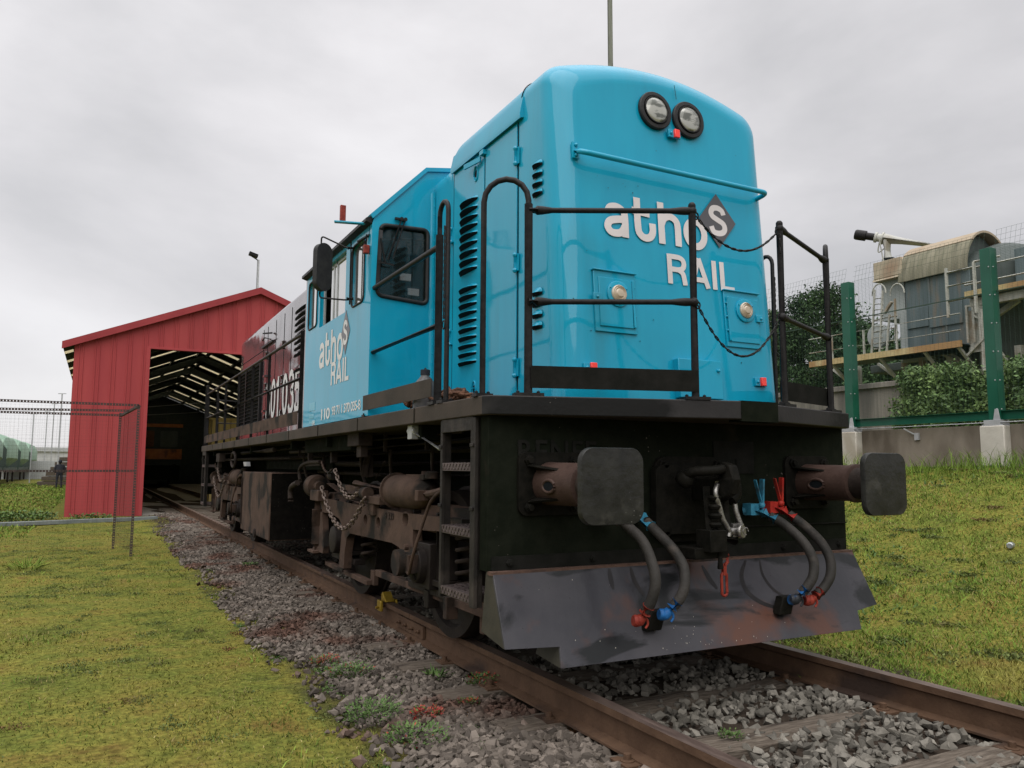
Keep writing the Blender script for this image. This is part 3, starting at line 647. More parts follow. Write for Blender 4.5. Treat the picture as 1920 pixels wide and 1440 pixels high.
# ---------------- cab
CX, CY0, CY1, CZ0, CE = 1.375, 2.03, 4.2, 1.545, 3.085
def roofline(x): x = abs(x); return 3.60+(.92-x)/.92*.10 if x < .92 else CE+(CX-x)/(CX-.92)*(3.60-CE)
prof = [(-CX, CE), (-.93, 3.54), (-.5, 3.61), (0, 3.635), (.5, 3.61), (.93, 3.54), (CX, CE)]
def yp(y): return [V(x, y, z) for x, z in [(-CX, CZ0)]+prof+[(CX, CZ0)]]
wl = roundquad([(-1.305, CY0, 3.035), (-.915, CY0, 3.045), (-.915, CY0, 2.445), (-1.325, CY0, 2.475)], .05)
wr = [V(-p.x, p.y, p.z) for p in wl]
mb = MB(); mb.prism(yp(CY0), (0, .04, 0), [wl, wr]); cab = mb.build('cab', M['blue'], loco, smooth=30)
mb = MB(); mb.prism(yp(CY1-.04), (0, .04, 0)); mb.build('rear_wall', M['maroon'], cab, smooth=30)
for hole in (wl, wr):
    ce = sum(hole, V(0, 0, 0))/len(hole)
    mb = MB(); mb.tube([p+V(0, -.004, 0) for p in hole], .017, 8, closed=True); fr = mb.build('window', M['rubber'], cab, smooth=60)
    mb = MB(); mb.prism([p+V(0, .018, 0) for p in hole], (0, .004, 0)); mb.build('pane', M['glass'], fr, smooth=0)
# side walls with openings
SW = [(3.72, 4.06, 2.50, 2.97, .06), (2.74, 3.62, 2.46, 3.0, .012), (2.20, 2.55, 2.46, 2.97, .07)]
for sx in (-1, 1):
    x = sx*CX; holes = [roundquad([(x, a, c), (x, b, c), (x, b, d), (x, a, d)], r) for a, b, c, d, r in SW]
    mb = MB(); mb.prism([(x, CY0+.04, CZ0), (x, CY1-.04, CZ0), (x, CY1-.04, CE), (x, CY0+.04, CE)], (-sx*.04, 0, 0), holes)
    sw = mb.build('side_wall', M['blue'], cab, smooth=30)
    for k, (a, b, c, d, r) in enumerate(SW):
        mb = MB(); hole = holes[k]
        if k != 1:
            mb.tube([p+V(sx*.002, 0, 0) for p in hole], .009, 8, closed=True)
            o = mb.build('side_window', M['rubber'], cab, smooth=60)
            mb = MB(); mb.prism([p-V(sx*.02, 0, 0) for p in hole], (-sx*.004, 0, 0)); mb.build('pane', M['glasspale'], o, smooth=0)
        else:
            xx = x-sx*.035; mb.mat(0)
            for (ya, yb) in ((a, a+.03), (b-.03, b), (a+.40, a+.435), (a+.52, a+.545)): mb.box((xx, ya, c), (xx-sx*.02, yb, d))
            mb.box((xx, a, d-.03), (xx-sx*.02, b, d)); mb.box((xx, a, c), (xx-sx*.02, b, c+.02))
            o = mb.build('sliding_window', M['galv'], cab, bevel=.003)
            mb = MB(); mb.box((xx-sx*.008, a+.02, c), (xx-sx*.012, b-.25, d)); mb.build('pane', M['glasspale'], o)
    # rain strip + visor
    mb = MB(); mb.prism([(x-sx*.02, CY0, CE+.02), (x+sx*.05, CY0, CE-.01), (x+sx*.05, CY0, CE-.035), (x, CY0, CE-.05)], (0, CY1-CY0, 0)); mb.build('cab_gutter', M['steel'] , cab)
# roof
mb = MB(); top = [V(x*1.015, CY0-.015, z+.018) for x, z in prof]; bot = [V(x, CY0-.015, z-.012) for x, z in prof]
mb.prism(top+bot[::-1], (0, CY1-CY0+.04, 0)); mb.build('cab_roof', M['blue'], cab, smooth=25)
mb = MB(); mb.box((-1.33, CY0+.05, 1.55), (1.33, CY1-.05, 1.60)); mb.box((-.45, CY0+.06, 1.6), (.9, CY0+.55, 2.52)); mb.box((.2, 3.2, 1.6), (.75, 3.75, 2.45)); mb.box((-1.1, 2.9, 1.6), (-.6, 3.4, 2.1)); mb.box((-1.08, 3.32, 2.1), (-.62, 3.42, 2.7)); mb.box((-1.33, CY1-.1, 1.6), (1.33, CY1-.06, 3.1))
mb.build('cab_interior', M['indwall'], cab, bevel=.02)
mb = MB()
for q in ((760, 520, 28, 14), (775, 548, 20, 12)):
    c = P(q[0], q[1], 'y', CY0+.10); mb.obox(c, V(.045, 0, 0), V(0, .01, 0), V(0, 0, .028))
mb.build('paper_sheet', M['whiteside'], cab)
# wipers
mb = MB(); t0 = P(753, 411, 'y', CY0-.03); t1 = P(727, 486, 'y', CY0-.03); u0 = P(760, 412, 'y', CY0-.035); u1 = P(737, 484, 'y', CY0-.035)
mb.tube([t0, t1], .005, 6); mb.tube([u0, u1], .005, 6); mb.bar(t1+V(-.06, 0, .16), t1+V(-.02, 0, -.03), .008, .02); mb.bar(t1+V(-.07, 0, -.03), t1+V(.05, 0, -.04), .006, .012)
mb.cyl(t0+V(0, .05, 0), t0+V(0, -.01, 0), .016); mb.cyl(u0+V(0, .05, 0), u0+V(0, -.01, 0), .016); mb.box(t0+V(-.05, .0, -.008), t0+V(0, .02, .01))
mb.build('wiper', M['steel'], cab)
# side lettering on the cab
xs = -CX-.002; SR = V(0, -1, 0); SU = V(0, 0, 1)
def side_text(txt, x0, y0_, x1, y1_, h, mt, xpl=xs, off=.03, sp=.85, name='side_lettering', parent=None):
    a = P(x0, y0_, 'x', xpl); b = P(x1, y1_, 'x', xpl); return text(txt, a, SR, SU, a.y-b.y, h, mt, name, parent or cab, ext=.001, off=off, spacing=sp)
A_ = P(598, 693, 'x', xs); B_ = P(643, 667, 'x', xs); strokes('atho', V(xs, A_.y, (A_.z+B_.z)/2-.01), SR, SU, A_.y-B_.y, .305, M['whiteside'], 'side_lettering', cab)
A_ = P(620, 723, 'x', xs); B_ = P(653, 713, 'x', xs); strokes('RAIL', V(xs, A_.y, A_.z), SR, SU, A_.y-B_.y, .20, M['whiteside'], 'side_lettering', cab)
dc = P(648, 623, 'x', xs); mb = MB(); q = .16; mb.prism([dc+SR*.13, dc+SU*.19, dc-SR*.13, dc-SU*.19], (-.001, 0, 0)); sdia = mb.build('logo_diamond', M['grey'], cab)
strokes('S', dc+V(-.0025, .06, -.10), SR, SU, .12, .20, M['whiteside'], 'logo_letter', sdia, w=.19)
side_text('110', 602, 788, 618, 786, .10, M['whiteside'], off=.02)
side_text('93 71 1 370 035-8', 622, 779, 676, 763, .078, M['whiteside'], off=.012)
text('E-AR', P(585, 798, 'x', xs), SR, SU, .10, .045, M['whiteside'], 'side_lettering', cab, ext=.001)
mb = MB(); c = P(580, 795, 'x', xs); mb.box((xs+.001, c.y-.22, c.z), (xs, c.y+.02, c.z+.03)); mb.box((xs+.001, c.y-.17, c.z+.05), (xs, c.y+.02, c.z+.09)); mb.box((xs+.001, c.y-.20, c.z+.12), (xs, c.y+.02, c.z+.20)); mb.build('faded_sticker', M['paleblue'], cab)
# rear hood details
for sx in (-1, 1):
    xx = HX+sx*(HW+.004)
    mb = MB()
    for y in (4.55, 6.05, 7.25, 7.75, 8.35, 9.0, 9.35): mb.box((xx-sx*.005, y-.005, 1.58), (xx, y+.005, 3.36))  # gap shade painted as dark strips here too
    mb.box((xx-sx*.005, 9.3, 3.02), (xx, 11.6, 3.03))
    mb.build('door_gap', M['seam'], rhood)
    lb = louvers(rhood, 6.16, 7.05, 2.62, 3.30, 8, M['maroon'], sx, .03)
    louvers(rhood, 6.16, 7.05, 2.40, 2.52, 1, M['maroon'], sx, .03)
    mb = MB(); x = xx
    for z in (1.9, 2.4, 2.9):
        for y in (7.75, 9.0): hinge(mb, x, y, z, sx)
    for z in (2.0, 2.55): mb.box((x, 8.9, z), (x+sx*.05, 9.04, z+.03))
    mb.build('hinge', M['maroon'], rhood)
    # radiator shutter
    mb = MB(); mb.mat(0); mb.box((x-sx*.003, 9.42, 1.84), (x+sx*.004, 11.5, 2.86)); mb.mat(1)
    for k in range(16): z = 1.88+k*.062; mb.bar((x+sx*.018, 9.46, z), (x+sx*.018, 11.46, z), .03, .006, (sx*.5, 0, 1))
    for y in (9.42, 10.1, 10.78, 11.46): mb.box((x+sx*.004, y, 1.84), (x+sx*.03, y+.05, 2.86))
    mb.mi = 0; mb.build('radiator_grille', [M['seam'], M['steel']], rhood)
mb = MB(); a = V(-.5, 10.2, 3.55); mb.tube(bend([a, a+V(-.05, 0, .14), a+V(-.05, .45, .14), a+V(0, .45, 0)], .05), .016, 8); mb.build('lifting_handle', M['red'], rhood)
mb = MB(); mb.box((HXL-.035, 8.5, 3.05), (HXL, 9.35, 3.08)); mb.tube([(HXL-.03, 8.6, 3.1), (HXL-.10, 8.75, 3.14), (HXL-.08, 9.0, 3.13)], .012, 6); mb.bar((HXL-.02, 8.6, 3.2), (HXL-.10, 8.85, 3.22), .03, .02); mb.build('engine_latch', M['steel'], rhood)
xr = HXL-.009
strokes('301.035', V(xr, 8.93, 1.87), SR, SU, 2.36, .60, M['whiteside'], 'number_lettering', rhood, w=.15)
# exhaust stack
mb = MB(); mb.box((-.25, 6.2, 3.6), (.25, 6.7, 3.78)); mb.build('exhaust', M['dustdark'], rhood, bevel=.02)

# mirror on the cab side
mc = (P(601, 463, 'x', -1.62)+P(601, 542, 'x', -1.62))/2
mb = MB(); mb.prism(rrect(mc, V(.92, .39, 0), V(0, 0, 1), .155, .40, .077, 8), V(.39, -.92, 0)*.055)
mirr = mb.build('mirror', M['rubber'], cab, bevel=.012, smooth=40)
a0, a1 = V(-CX, 2.50, 2.955), V(-CX, 2.50, 2.53)
mb = MB(); mt_ = mc+V(0, 0, .2); mb.tube(bend([mt_, mt_+V(.0, 0, .07), a0+V(-.05, .03, 0), a0], .03), .007, 8); mbm = mc-V(0, 0, .2)
mb.tube(bend([mbm, mbm-V(0, 0, .05), a1+V(-.05, .03, -.01), a1], .03), .007, 8)
for q in (a0, a1): mb.cyl(q+V(-.05, .02, 0), q, .014, seg=8)
mb.tube([a0+V(-.03, .0, .05), a1+V(-.03, .0, -.05)], .006, 6)
mb.build('mirror_arm', M['steel'], mirr)
# red marker post on bracket
c = P(683, 432, 'x', -1.39); b_ = P(652, 421, 'x', -1.62)
mb = MB(); c2 = V(-1.36, 2.10, 3.05); e2 = V(-1.63, 2.19, 3.055); mb.bar(c2, e2, .045, .012); mb.bar(c2+V(0, 0, -.09), c2+V(0, 0, .02), .03, .02); o = mb.build('signal_bracket', M['blue'], cab, bevel=.002)
mb = MB(); d_ = e2.lerp(c2, .22); mb.obox(d_+V(0, 0, .07), V(.021, 0, 0), V(0, .016, 0), V(0, 0, .064)); mb.build('red_signal_plate', M['redworn'], o, bevel=.003)
mb = MB(); c = V(-1.40, 2.09, 2.84); mb.obox(c, V(.022, 0, 0), V(0, .02, 0), V(0, 0, .033)); mb.build('small_red_lamp', M['redworn'], cab, bevel=.004)
mb = MB(); mb.bar((-1.375, 2.09, 2.96), (-1.42, 2.25, 2.94), .02, .012); mb.tube([(-1.40, 2.09, 2.96), (-1.40, 2.09, 2.86)], .006, 6); mb.build('lamp_bracket', M['steel'], cab)

# ---------------- frame / deck
K0 = -.43
plan = [(-1.385, .0), (-1.355, -.05), (-.02, K0), (.06, K0), (1.355, -.05), (1.385, .0), (1.385, 12.65), (.0, 12.95), (-1.385, 12.65)]
mb = MB()
n = len(plan)
a = mb.pts([(x, y, 1.5385) for x, y in plan]); b = mb.pts([(x, y, 1.436) for x, y in plan])
tris = tessellate_polygon([[V(x, y, 0) for x, y in plan]])
mb.mat(1)
for t in tris: mb.face(a+t[0], a+t[1], a+t[2]); mb.face(b+t[2], b+t[1], b+t[0])
for i in range(n):
    j = (i+1) % n; mb.mat(1 if 5 <= i <= 8 else 0); mb.face(a+i, a+j, b+j, b+i)
mb.mi = 0
deck = mb.build('running_board', [M['lip'], M['lipside']], loco, bevel=.006, smooth=30)
mb = MB()  # tread strips / small plates at the nose kink
mb.box((.02, K0-.004, 1.425), (.30, K0+.10, 1.541)); mb.build('cover_strip', M['blackdirt'], deck)
mb = MB()
for k in range(9): mb.box((-1.387, 1.0+k*1.25, 1.438), (-1.3905, 1.006+k*1.25, 1.536))
mb.build('deck_joint', M['blackdirt'], deck)
# headstock panels (both ends)
def headstock(y0, sgn):
    mb = MB(); mb.box((-1.345, y0, .62), (1.345, y0+sgn*.03, 1.436)); mb.box((-1.345, y0+sgn*.03, .62), (-1.33, y0+sgn*.10, 1.436)); mb.box((1.33, y0+sgn*.03, .62), (1.345, y0+sgn*.10, 1.436))
    return mb.build('headstock', M['blackdirt'], loco, bevel=.003)
hs = headstock(0, 1); hs2 = headstock(12.62, -1)
mb = MB(); mb.box((-1.325, -.008, .62), (1.325, 0, .697))
for x in (-1.22, -.7, .75, 1.26): mb.lathe((x, -.008, .662), (0, -1, 0), [(0, .022), (.012, .02), (.013, .013), (.02, .013)], 6)
mb.box((.19, -.008, 1.13), (.52, 0, 1.33)); mb.box((.42, -.010, .80), (1.345, 0, .806)); mb.tube([(.37, -.012, .90), (.37, -.012, 1.22)], .004, 6)
mb.build('headstock_strip', M['black'], hs)
text('RENFE', V(-1.17, -.001, 1.185), V(1, 0, 0), V(0, 0, 1), .50, .125, M['black'], 'cast_lettering', hs, ext=.009, off=.01, spacing=1.1)
# buffers
def buffer(x):
    zb = 1.074; mb = MB(); o = V(x, 0, zb); F = V(0, -1, 0)
    mb.prism(rrect(o, V(1, 0, 0), V(0, 0, 1), .40, .34, .05), F*.025)
    for sx in (-1, 1):
        for sz in (-1, 1):
            p = o+V(sx*.14, 0, sz*.125); mb.lathe(p, F, [(.02, .03), (.04, .03), (.041, .02), (.06, .02)], 6)
            r_ = V(sx*.7, 0, sz*.7); a = o+V(sx*.15, -.025, sz*.10); b = o+V(sx*.075, -.025, sz*.075); c = b+V(0, -.22, 0); nrm = V(sz, 0, -sx).normalized()*.008
            mb.prism([a-nrm, b-nrm, c-nrm, a-nrm+V(0, -.02, 0)], nrm*2)
    bp_ = mb.build('buffer', M['greasy'], loco, bevel=.004)
    mb = MB(); mb.lathe(o, F, [(.02, .118), (.10, .114), (.38, .110), (.385, .118), (.41, .118), (.415, .104)], 36)
    cs = mb.build('casing', M['barrel'], bp_, smooth=35)
    mb = MB()
    for s in (-1, 1):
        q = o+V(s*.108, -.19, -.01); mb.tube([q+V(s*.006, -.06*math.cos(t), .032*math.sin(t)) for t in np.linspace(0, 2*math.pi, 17)[:-1]], .009, 8, closed=True)
    mb.build('slot_rim', M['barrel'], bp_, smooth=60)
    mb = MB()
    for s in (-1, 1): q = o+V(s*.1145, -.19, -.01); mb.prism([q+V(0, -.056*math.cos(t), .028*math.sin(t)) for t in np.linspace(0, 2*math.pi, 17)[:-1]], V(s*.002, 0, 0))
    mb.build('slot', M['seam'], bp_)
    mb = MB(); mb.lathe(o, F, [(.40, .096), (.50, .094), (.53, .10), (.58, .12), (.59, .12)], 32); mb.build('plunger', M['dustdark'], bp_, smooth=40)
    mb = MB(); hc = o+F*.575; n_ = 9; W_, H_ = .361, .367
    ex, ez = V(1, 0, 0), V(0, 0, 1)
    rings = []
    for k, (s_, d_) in enumerate(((.0, .0), (1.0, 0.0), (1.0, .028), (.984, .034), (.8, .0365), (.5, .039), (.2, .040))):
        if k == 0: continue
        loop = rrect(hc+F*d_, ex, ez, W_*s_, H_*s_, .07*s_, n_); rings.append(mb.pts(loop))
    L_ = len(loop)
    for a, b in zip(rings, rings[1:]):
        for i in range(L_): mb.face(a+i, a+(i+1) % L_, b+(i+1) % L_, b+i)
    mb.face(*[rings[0]+i for i in reversed(range(L_))]); mb.face(*[rings[-1]+i for i in range(L_)])
    mb.build('buffer_head', M['buffer'], bp_, smooth=50)
buffer(-.975); buffer(.975)
# drawgear
mb = MB(); F = V(0, -1, 0)
mb.prism(rrect((-.02, 0, .98), V(1, 0, 0), V(0, 0, 1), .52, .50, .08), F*.03)
mb.prism(rrect((-.10, -.03, .98), V(1, 0, 0), V(0, 0, 1), .42, .40, .05), F*.05)
for sx in (-1, 1):
    for sz in (-1, 1): mb.lathe((-.02+sx*.21, -.03, .98+sz*.2), F, [(0, .03), (.02, .03), (.021, .02), (.05, .02)], 6)
dg = mb.build('drawgear', M['greasy'], loco, bevel=.008)
mb = MB(); mb.prism([V(-.05, -.08, 1.10), V(-.05, -.25, 1.12), V(-.05, -.33, 1.10), V(-.05, -.36, 1.16), V(-.05, -.33, 1.20), V(-.05, -.40, 1.18), V(-.05, -.43, 1.10), V(-.05, -.40, 1.02), V(-.05, -.30, .97), V(-.05, -.08, .98)], (.06, 0, 0))
mb.build('draw_hook', M['greasy'], dg, bevel=.012)
mb = MB()
mb.tube(spline([(-.20, -.14, 1.10), (-.19, -.26, 1.14), (-.10, -.34, 1.15), (.0, -.33, 1.16), (.06, -.22, 1.12)], 6), .028, 10)
mb.sphere((-.19, -.2, 1.10), .055, 12); mb.cyl((-.12, -.3, .78), (.07, -.3, .76), .035); mb.tube([(-.1, -.26, 1.06), (-.11, -.3, .72)], .024, 10); mb.tube([(.02, -.28, 1.06), (.03, -.3, .76)], .022, 10)
mb.box((-.16, -.36, .70), (-.04, -.24, .82)); mb.tube([(-.04, -.3, .74), (-.04, -.3, .60)], .018, 8); mb.box((-.22, -.3, .66), (.02, -.1, .72))
for k in range(5): mb.lathe((-.07+.0*k, -.3, .98-.05*k), (0, 0, 1), [(0, .03), (.02, .04), (.03, .03)], 12)
mb.build('screw_coupling', M['greasy'], dg, smooth=45, bevel=.004)
# shackle with round pin head
def PY(px, py, y): return P(px, py, 'y', y)
mb = MB(); Yk = -.30
l1 = [PY(1346, 905, Yk), PY(1342, 925, Yk-.02), PY(1350, 955, Yk-.02), PY(1356, 975, Yk-.02), PY(1367, 995, Yk-.02), PY(1366, 1006, Yk-.02)]
l2 = [PY(1371, 905, Yk+.06), PY(1376, 935, Yk+.05), PY(1380, 960, Yk+.04), PY(1390, 988, Yk+.03)]
mb.tube(spline(l1, 5), .0155, 10); mb.tube(spline(l2, 5), .0165, 10)
mb.lathe(PY(1380, 996, Yk-.02), (PY(1394, 995, Yk)-PY(1372, 996, Yk)), [(-.05, .022), (.02, .022)], 16)
pa = (FN*1.0+V(.35, 0, 0)).normalized(); pc = PY(1391, 996, Yk-.05)
mb.lathe(pc-pa*.01, pa, [(0, .038), (.012, .040), (.018, .036), (.019, .01)], 24)
mb.tube([pc+pa*.02+V(.02*math.cos(t), -.004, .02*math.sin(t)) for t in np.linspace(0, 5.0, 12)], .003, 5)
mb.obox(PY(1378, 995, Yk), V(.04, 0, 0), V(0, .03, 0), V(0, 0, .04))
mb.build('coupling_shackle', M['shiny'], dg, smooth=45)
mb = MB(); mb.tube(spline([PY(1360, 882, -.22), PY(1372, 900, -.24), PY(1376, 925, -.24), PY(1366, 940, -.24)], 6), [.02]+[.045]*17+[.02], 12); mb.build('coupling_weight', M['greasy'], dg, smooth=60)
# hanging red coupling eye
mb = MB(); q0 = PY(1357, 1050, -.26); q1 = PY(1357, 1114, -.26)
mb.tube([q0+V(-.025, 0, .03), q0+V(-.028, 0, -.01), q0+V(-.008, 0, -.03)], .010, 8); mb.tube([q0+V(.025, 0, .03), q0+V(.028, 0, -.01), q0+V(.008, 0, -.03)], .010, 8); mb.cyl(q0+V(-.035, 0, .025), q0+V(.035, 0, .025), .009)
mb.bar(q0+V(0, 0, -.03), q0+V(0, 0, -.085), .022, .02)
lp = []
for t in np.linspace(0, 2*math.pi, 21)[:-1]: lp.append(q0+V(.019*math.cos(t), 0, -.135+(.045 if math.sin(t) > 0 else -.045)+.019*math.sin(t)))
mb.tube(lp, .0085, 8, closed=True); mb.build('hanging_coupling_eye', M['redworn'], loco, smooth=50)
mb = MB(); chain(mb, [PY(1345, 1018, -.15), PY(1352, 1035, -.2), q0+V(0, .01, .03)], .04, .005); mb.build('eye_chain', M['greasy'], loco)
# brake hoses
def hose(pts, r, cock, gmat, label, handle):
    p = [PY(*q) for q in pts]; mb = MB(); path = spline(p, 10); mb.tube(path, r, 14)
    h = mb.build('brake_hose', M['hose'], loco, smooth=60)
    mb = MB(); d = (path[0]-path[2]).normalized(); a = path[0]
    mb.tube([a-d*.05, a+d*.03], .034, 12); mb.tube([a+d*.03, a+d*.07+V(-.02, .02, 0), V(a.x-.09, -.02, a.z+.02)], .030, 12); mb.obox(V(a.x-.07, -.06, a.z+.035), V(.035, 0, 0), V(0, .035, 0), V(0, 0, .035))
    if handle:
        k = V(a.x-.02, a.y+.03, a.z+.06); mb.bar(k, k+V(0, -.01, .16), .014, .03, (0, 1, 0)); mb.bar(k, k+V(-.06, -.01, .155), .008, .022, (0, 1, 0)); mb.sphere(k, .022, 10)
    mb.build('angle_cock', cock, h, smooth=60)
    mb = MB(); e_ = path[-1]; d = (path[-1]-path[-3]).normalized()
    mb.tube([e_-d*.03, e_+d*.012], r*1.16, 14); mb.tube([e_+d*.008, e_+d*.035, e_+d*.06+V(-.012, -.004, 0), e_+d*.075+V(-.022, -.006, 0)], [.020, .024, .030, .022], 12)
    gc = e_+d*.062+V(-.012, 0, 0); mb.lathe(gc+V(-.030, .006, .004), V(1, -.25, -.1), [(0, .026), (.010, .031), (.026, .031), (.034, .022)], 18)
    mb.tube(spline([gc+V(.012, -.02, .024), gc+V(.034, -.026, .012), gc+V(.040, -.026, -.014), gc+V(.026, -.024, -.034)], 4), .0065, 7)
    mb.build('hose_coupling', gmat, h, smooth=60)
    return h
r_h = .0285
hose([(1150, 965, -.12), (1178, 988, -.20), (1205, 1015, -.30), (1222, 1055, -.38), (1229, 1090, -.42), (1222, 1125, -.41), (1211, 1146, -.38)], r_h, M['redworn'], M['redworn'], '', False)
hose([(1210, 976, -.10), (1232, 998, -.18), (1262, 1030, -.27), (1281, 1062, -.34), (1284, 1095, -.38), (1276, 1120, -.38), (1263, 1136, -.36)], r_h, M['bluecock'], M['bluedeep'], '', False)
hose([(1440, 966, -.13), (1470, 983, -.20), (1505, 1015, -.30), (1524, 1048, -.36), (1525, 1078, -.38), (1515, 1098, -.37), (1505, 1110, -.35)], r_h, M['bluecock'], M['bluedeep'], '', True)
hose([(1476, 962, -.13), (1505, 983, -.20), (1538, 1015, -.28), (1556, 1048, -.34), (1557, 1078, -.36), (1546, 1100, -.35), (1532, 1114, -.34)], r_h, M['red'], M['redworn'], '', True)
for px, py in ((1250, 1160), (1493, 1132)):
    mb = MB(); c = P(px, py, 'y', -.30); mb.obox(c+V(-.05, .05, -.01), V(.05, 0, 0), V(0, .03, 0), V(.018, 0, .052)); mb.build('hose_rest', M['greasy'], loco, bevel=.006)
# snow plough
def PP(px, py, off=0):   # point on the inclined plough plane through (y=-.05,z=.62) and (y=-.31,z=.176)
    k = (.31-.05)/(.62-.176); d = Fv + Rv*((px-960)/FPX) - Uv*((py-720)/FPX)
    # y = -.05 - k*(.62 - z)
    t = (-.05-k*(.62-CAM.z)-CAM.y)/(d.y-k*d.z); return CAM+d*t
pl = [PP(*q) for q in ((924, 1074.5), (947, 1218.5), (1050, 1213), (1053, 1254), (1615.8, 1180), (1608, 1145), (1645, 1133), (1597, 1031))]
pn = V(0, -.8629, .5053); mb = MB(); mb.prism(pl, V(0, .018, 0))
plow = mb.build('snow_plough', M['plow'], loco, bevel=.002, smooth=20)
mb = MB(); mb.box((-1.345, -.055, .606), (1.335, .0, .624)); mb.build('top_flange', M['rustflange'], plow)
mb = MB()
for s, A_, B_ in ((-1, pl[0], pl[1]), (1, pl[7], pl[6])):
    mb = MB(); mb.prism([A_+V(0, .015, 0), B_+V(0, .015, 0), V(B_.x, .02, B_.z+.04), V(A_.x, .03, A_.z)], V(-s*.012, 0, 0)); mb.build('side_gusset', M['plowside'], plow)
mb = MB(); mb.prism([pl[2]+V(0, .012, 0), pl[3]+V(0, .012, 0), V(pl[3].x, -.05, pl[3].z+.02), V(pl[2].x, -.05, pl[2].z)], V(.012, 0, 0))
mb.build('side_gusset', M['plowside'], plow)
def ribbon_on_plough(name, path, w, mt):
    p = spline([PP(*q)-V(0, .0015, 0) for q in path], 6); mb = MB(); n = len(p); A_, B_ = [], []
    for i in range(n):
        d = (p[min(i+1, n-1)]-p[max(i-1, 0)]).normalized(); sd_ = d.cross(pn).normalized()*w/2*(.35+.65*math.sin(math.pi*min(1, max(0, (i+.5)/n)))); A_.append(p[i]+sd_); B_.append(p[i]-sd_)
    a = mb.pts(A_); b = mb.pts(B_)
    for i in range(n-1): mb.face(a+i, a+i+1, b+i+1, b+i)
    return mb.build(name, mt, plow, recalc=False)
for path, w in (([(1398, 1050), (1390, 1078), (1400, 1108), (1428, 1130), (1466, 1142)], .035), ([(1424, 1049), (1430, 1078), (1450, 1105), (1478, 1122)], .022), ([(1142, 1066), (1145, 1085), (1150, 1105)], .03), ([(1182, 1063), (1190, 1090), (1208, 1118)], .03), ([(1316, 1060), (1330, 1085), (1345, 1104)], .035)):
    ribbon_on_plough('scuff_mark', path, w, M['scuff'])
mb = MB()
for k in range(46):
    fx = random.gauss(1290, 70) if k < 34 else random.uniform(1000, 1560); fy = min(random.gauss(1196, 18) if k < 34 else random.uniform(1080, 1180), 1254-(fx-1053)*.1315-10)
    if fx < 1062: fy = min(fy, 1200)
    c = PP(fx, fy); r = random.uniform(.001, .0028); mb.poly([c-V(0, .002, 0)+V(r*math.cos(t), 0, r*1.5*math.sin(t)) for t in np.linspace(0, 6.28, 6)[:-1]])
mb.build('paint_flecks', M['pier'], plow, recalc=False)
# ladder steps
def ladder(sx, y0, y1, flip=False):
    x = sx*1.365; mb = MB()
    for y in (y0, y1):
        mb.bar((x, y, .42), (x, y, 1.43), .06 if y == y0 else .03, .022, (0, 1, 0) if False else (1, 0, 0)); mb.box((x-sx*.0, y-.010, .42), (x-sx*.05, y+.006, 1.43))
        for z in (1.27, .93): mb.box((x+sx*.012, y-.02, z), (x+sx*.022, y+.02, z+.02))
    mb.box((x-.012, y0, 1.36), (x+.012, y1, 1.436))
    o = mb.build('access_ladder', M['ladder'], loco, bevel=.003)
    for z in (1.185, .83, .485):
        mb = MB(); mb.mat(0); mb.box((x+sx*.01, y0+.03, z-.045), (x-sx*.20, y1-.02, z)); mb.mat(0)
        # raised tread lozenges on nosing and top
        nb = 9
        for k in range(nb):
            yy = y0+.05+(y1-y0-.09)*k/(nb-1)
            for s in (-1, 1): mb.bar((x+sx*.0115, yy-.014, z-.022-s*.018), (x+sx*.0115, yy+.014, z-.022+s*.018), .005, .003)
            for j in range(4):
                s = 1 if (k+j) % 2 else -1; mb.bar((x-sx*(.02+.045*j), yy-.012, z+.001), (x-sx*(.045+.045*j), yy+.012*s, z+.001), .006, .004, (0, 0, 1))
        mb.build('step', M['diamond'], o)
for sx in (-1, 1): ladder(sx, .13, .57); ladder(sx, 12.05, 12.5)

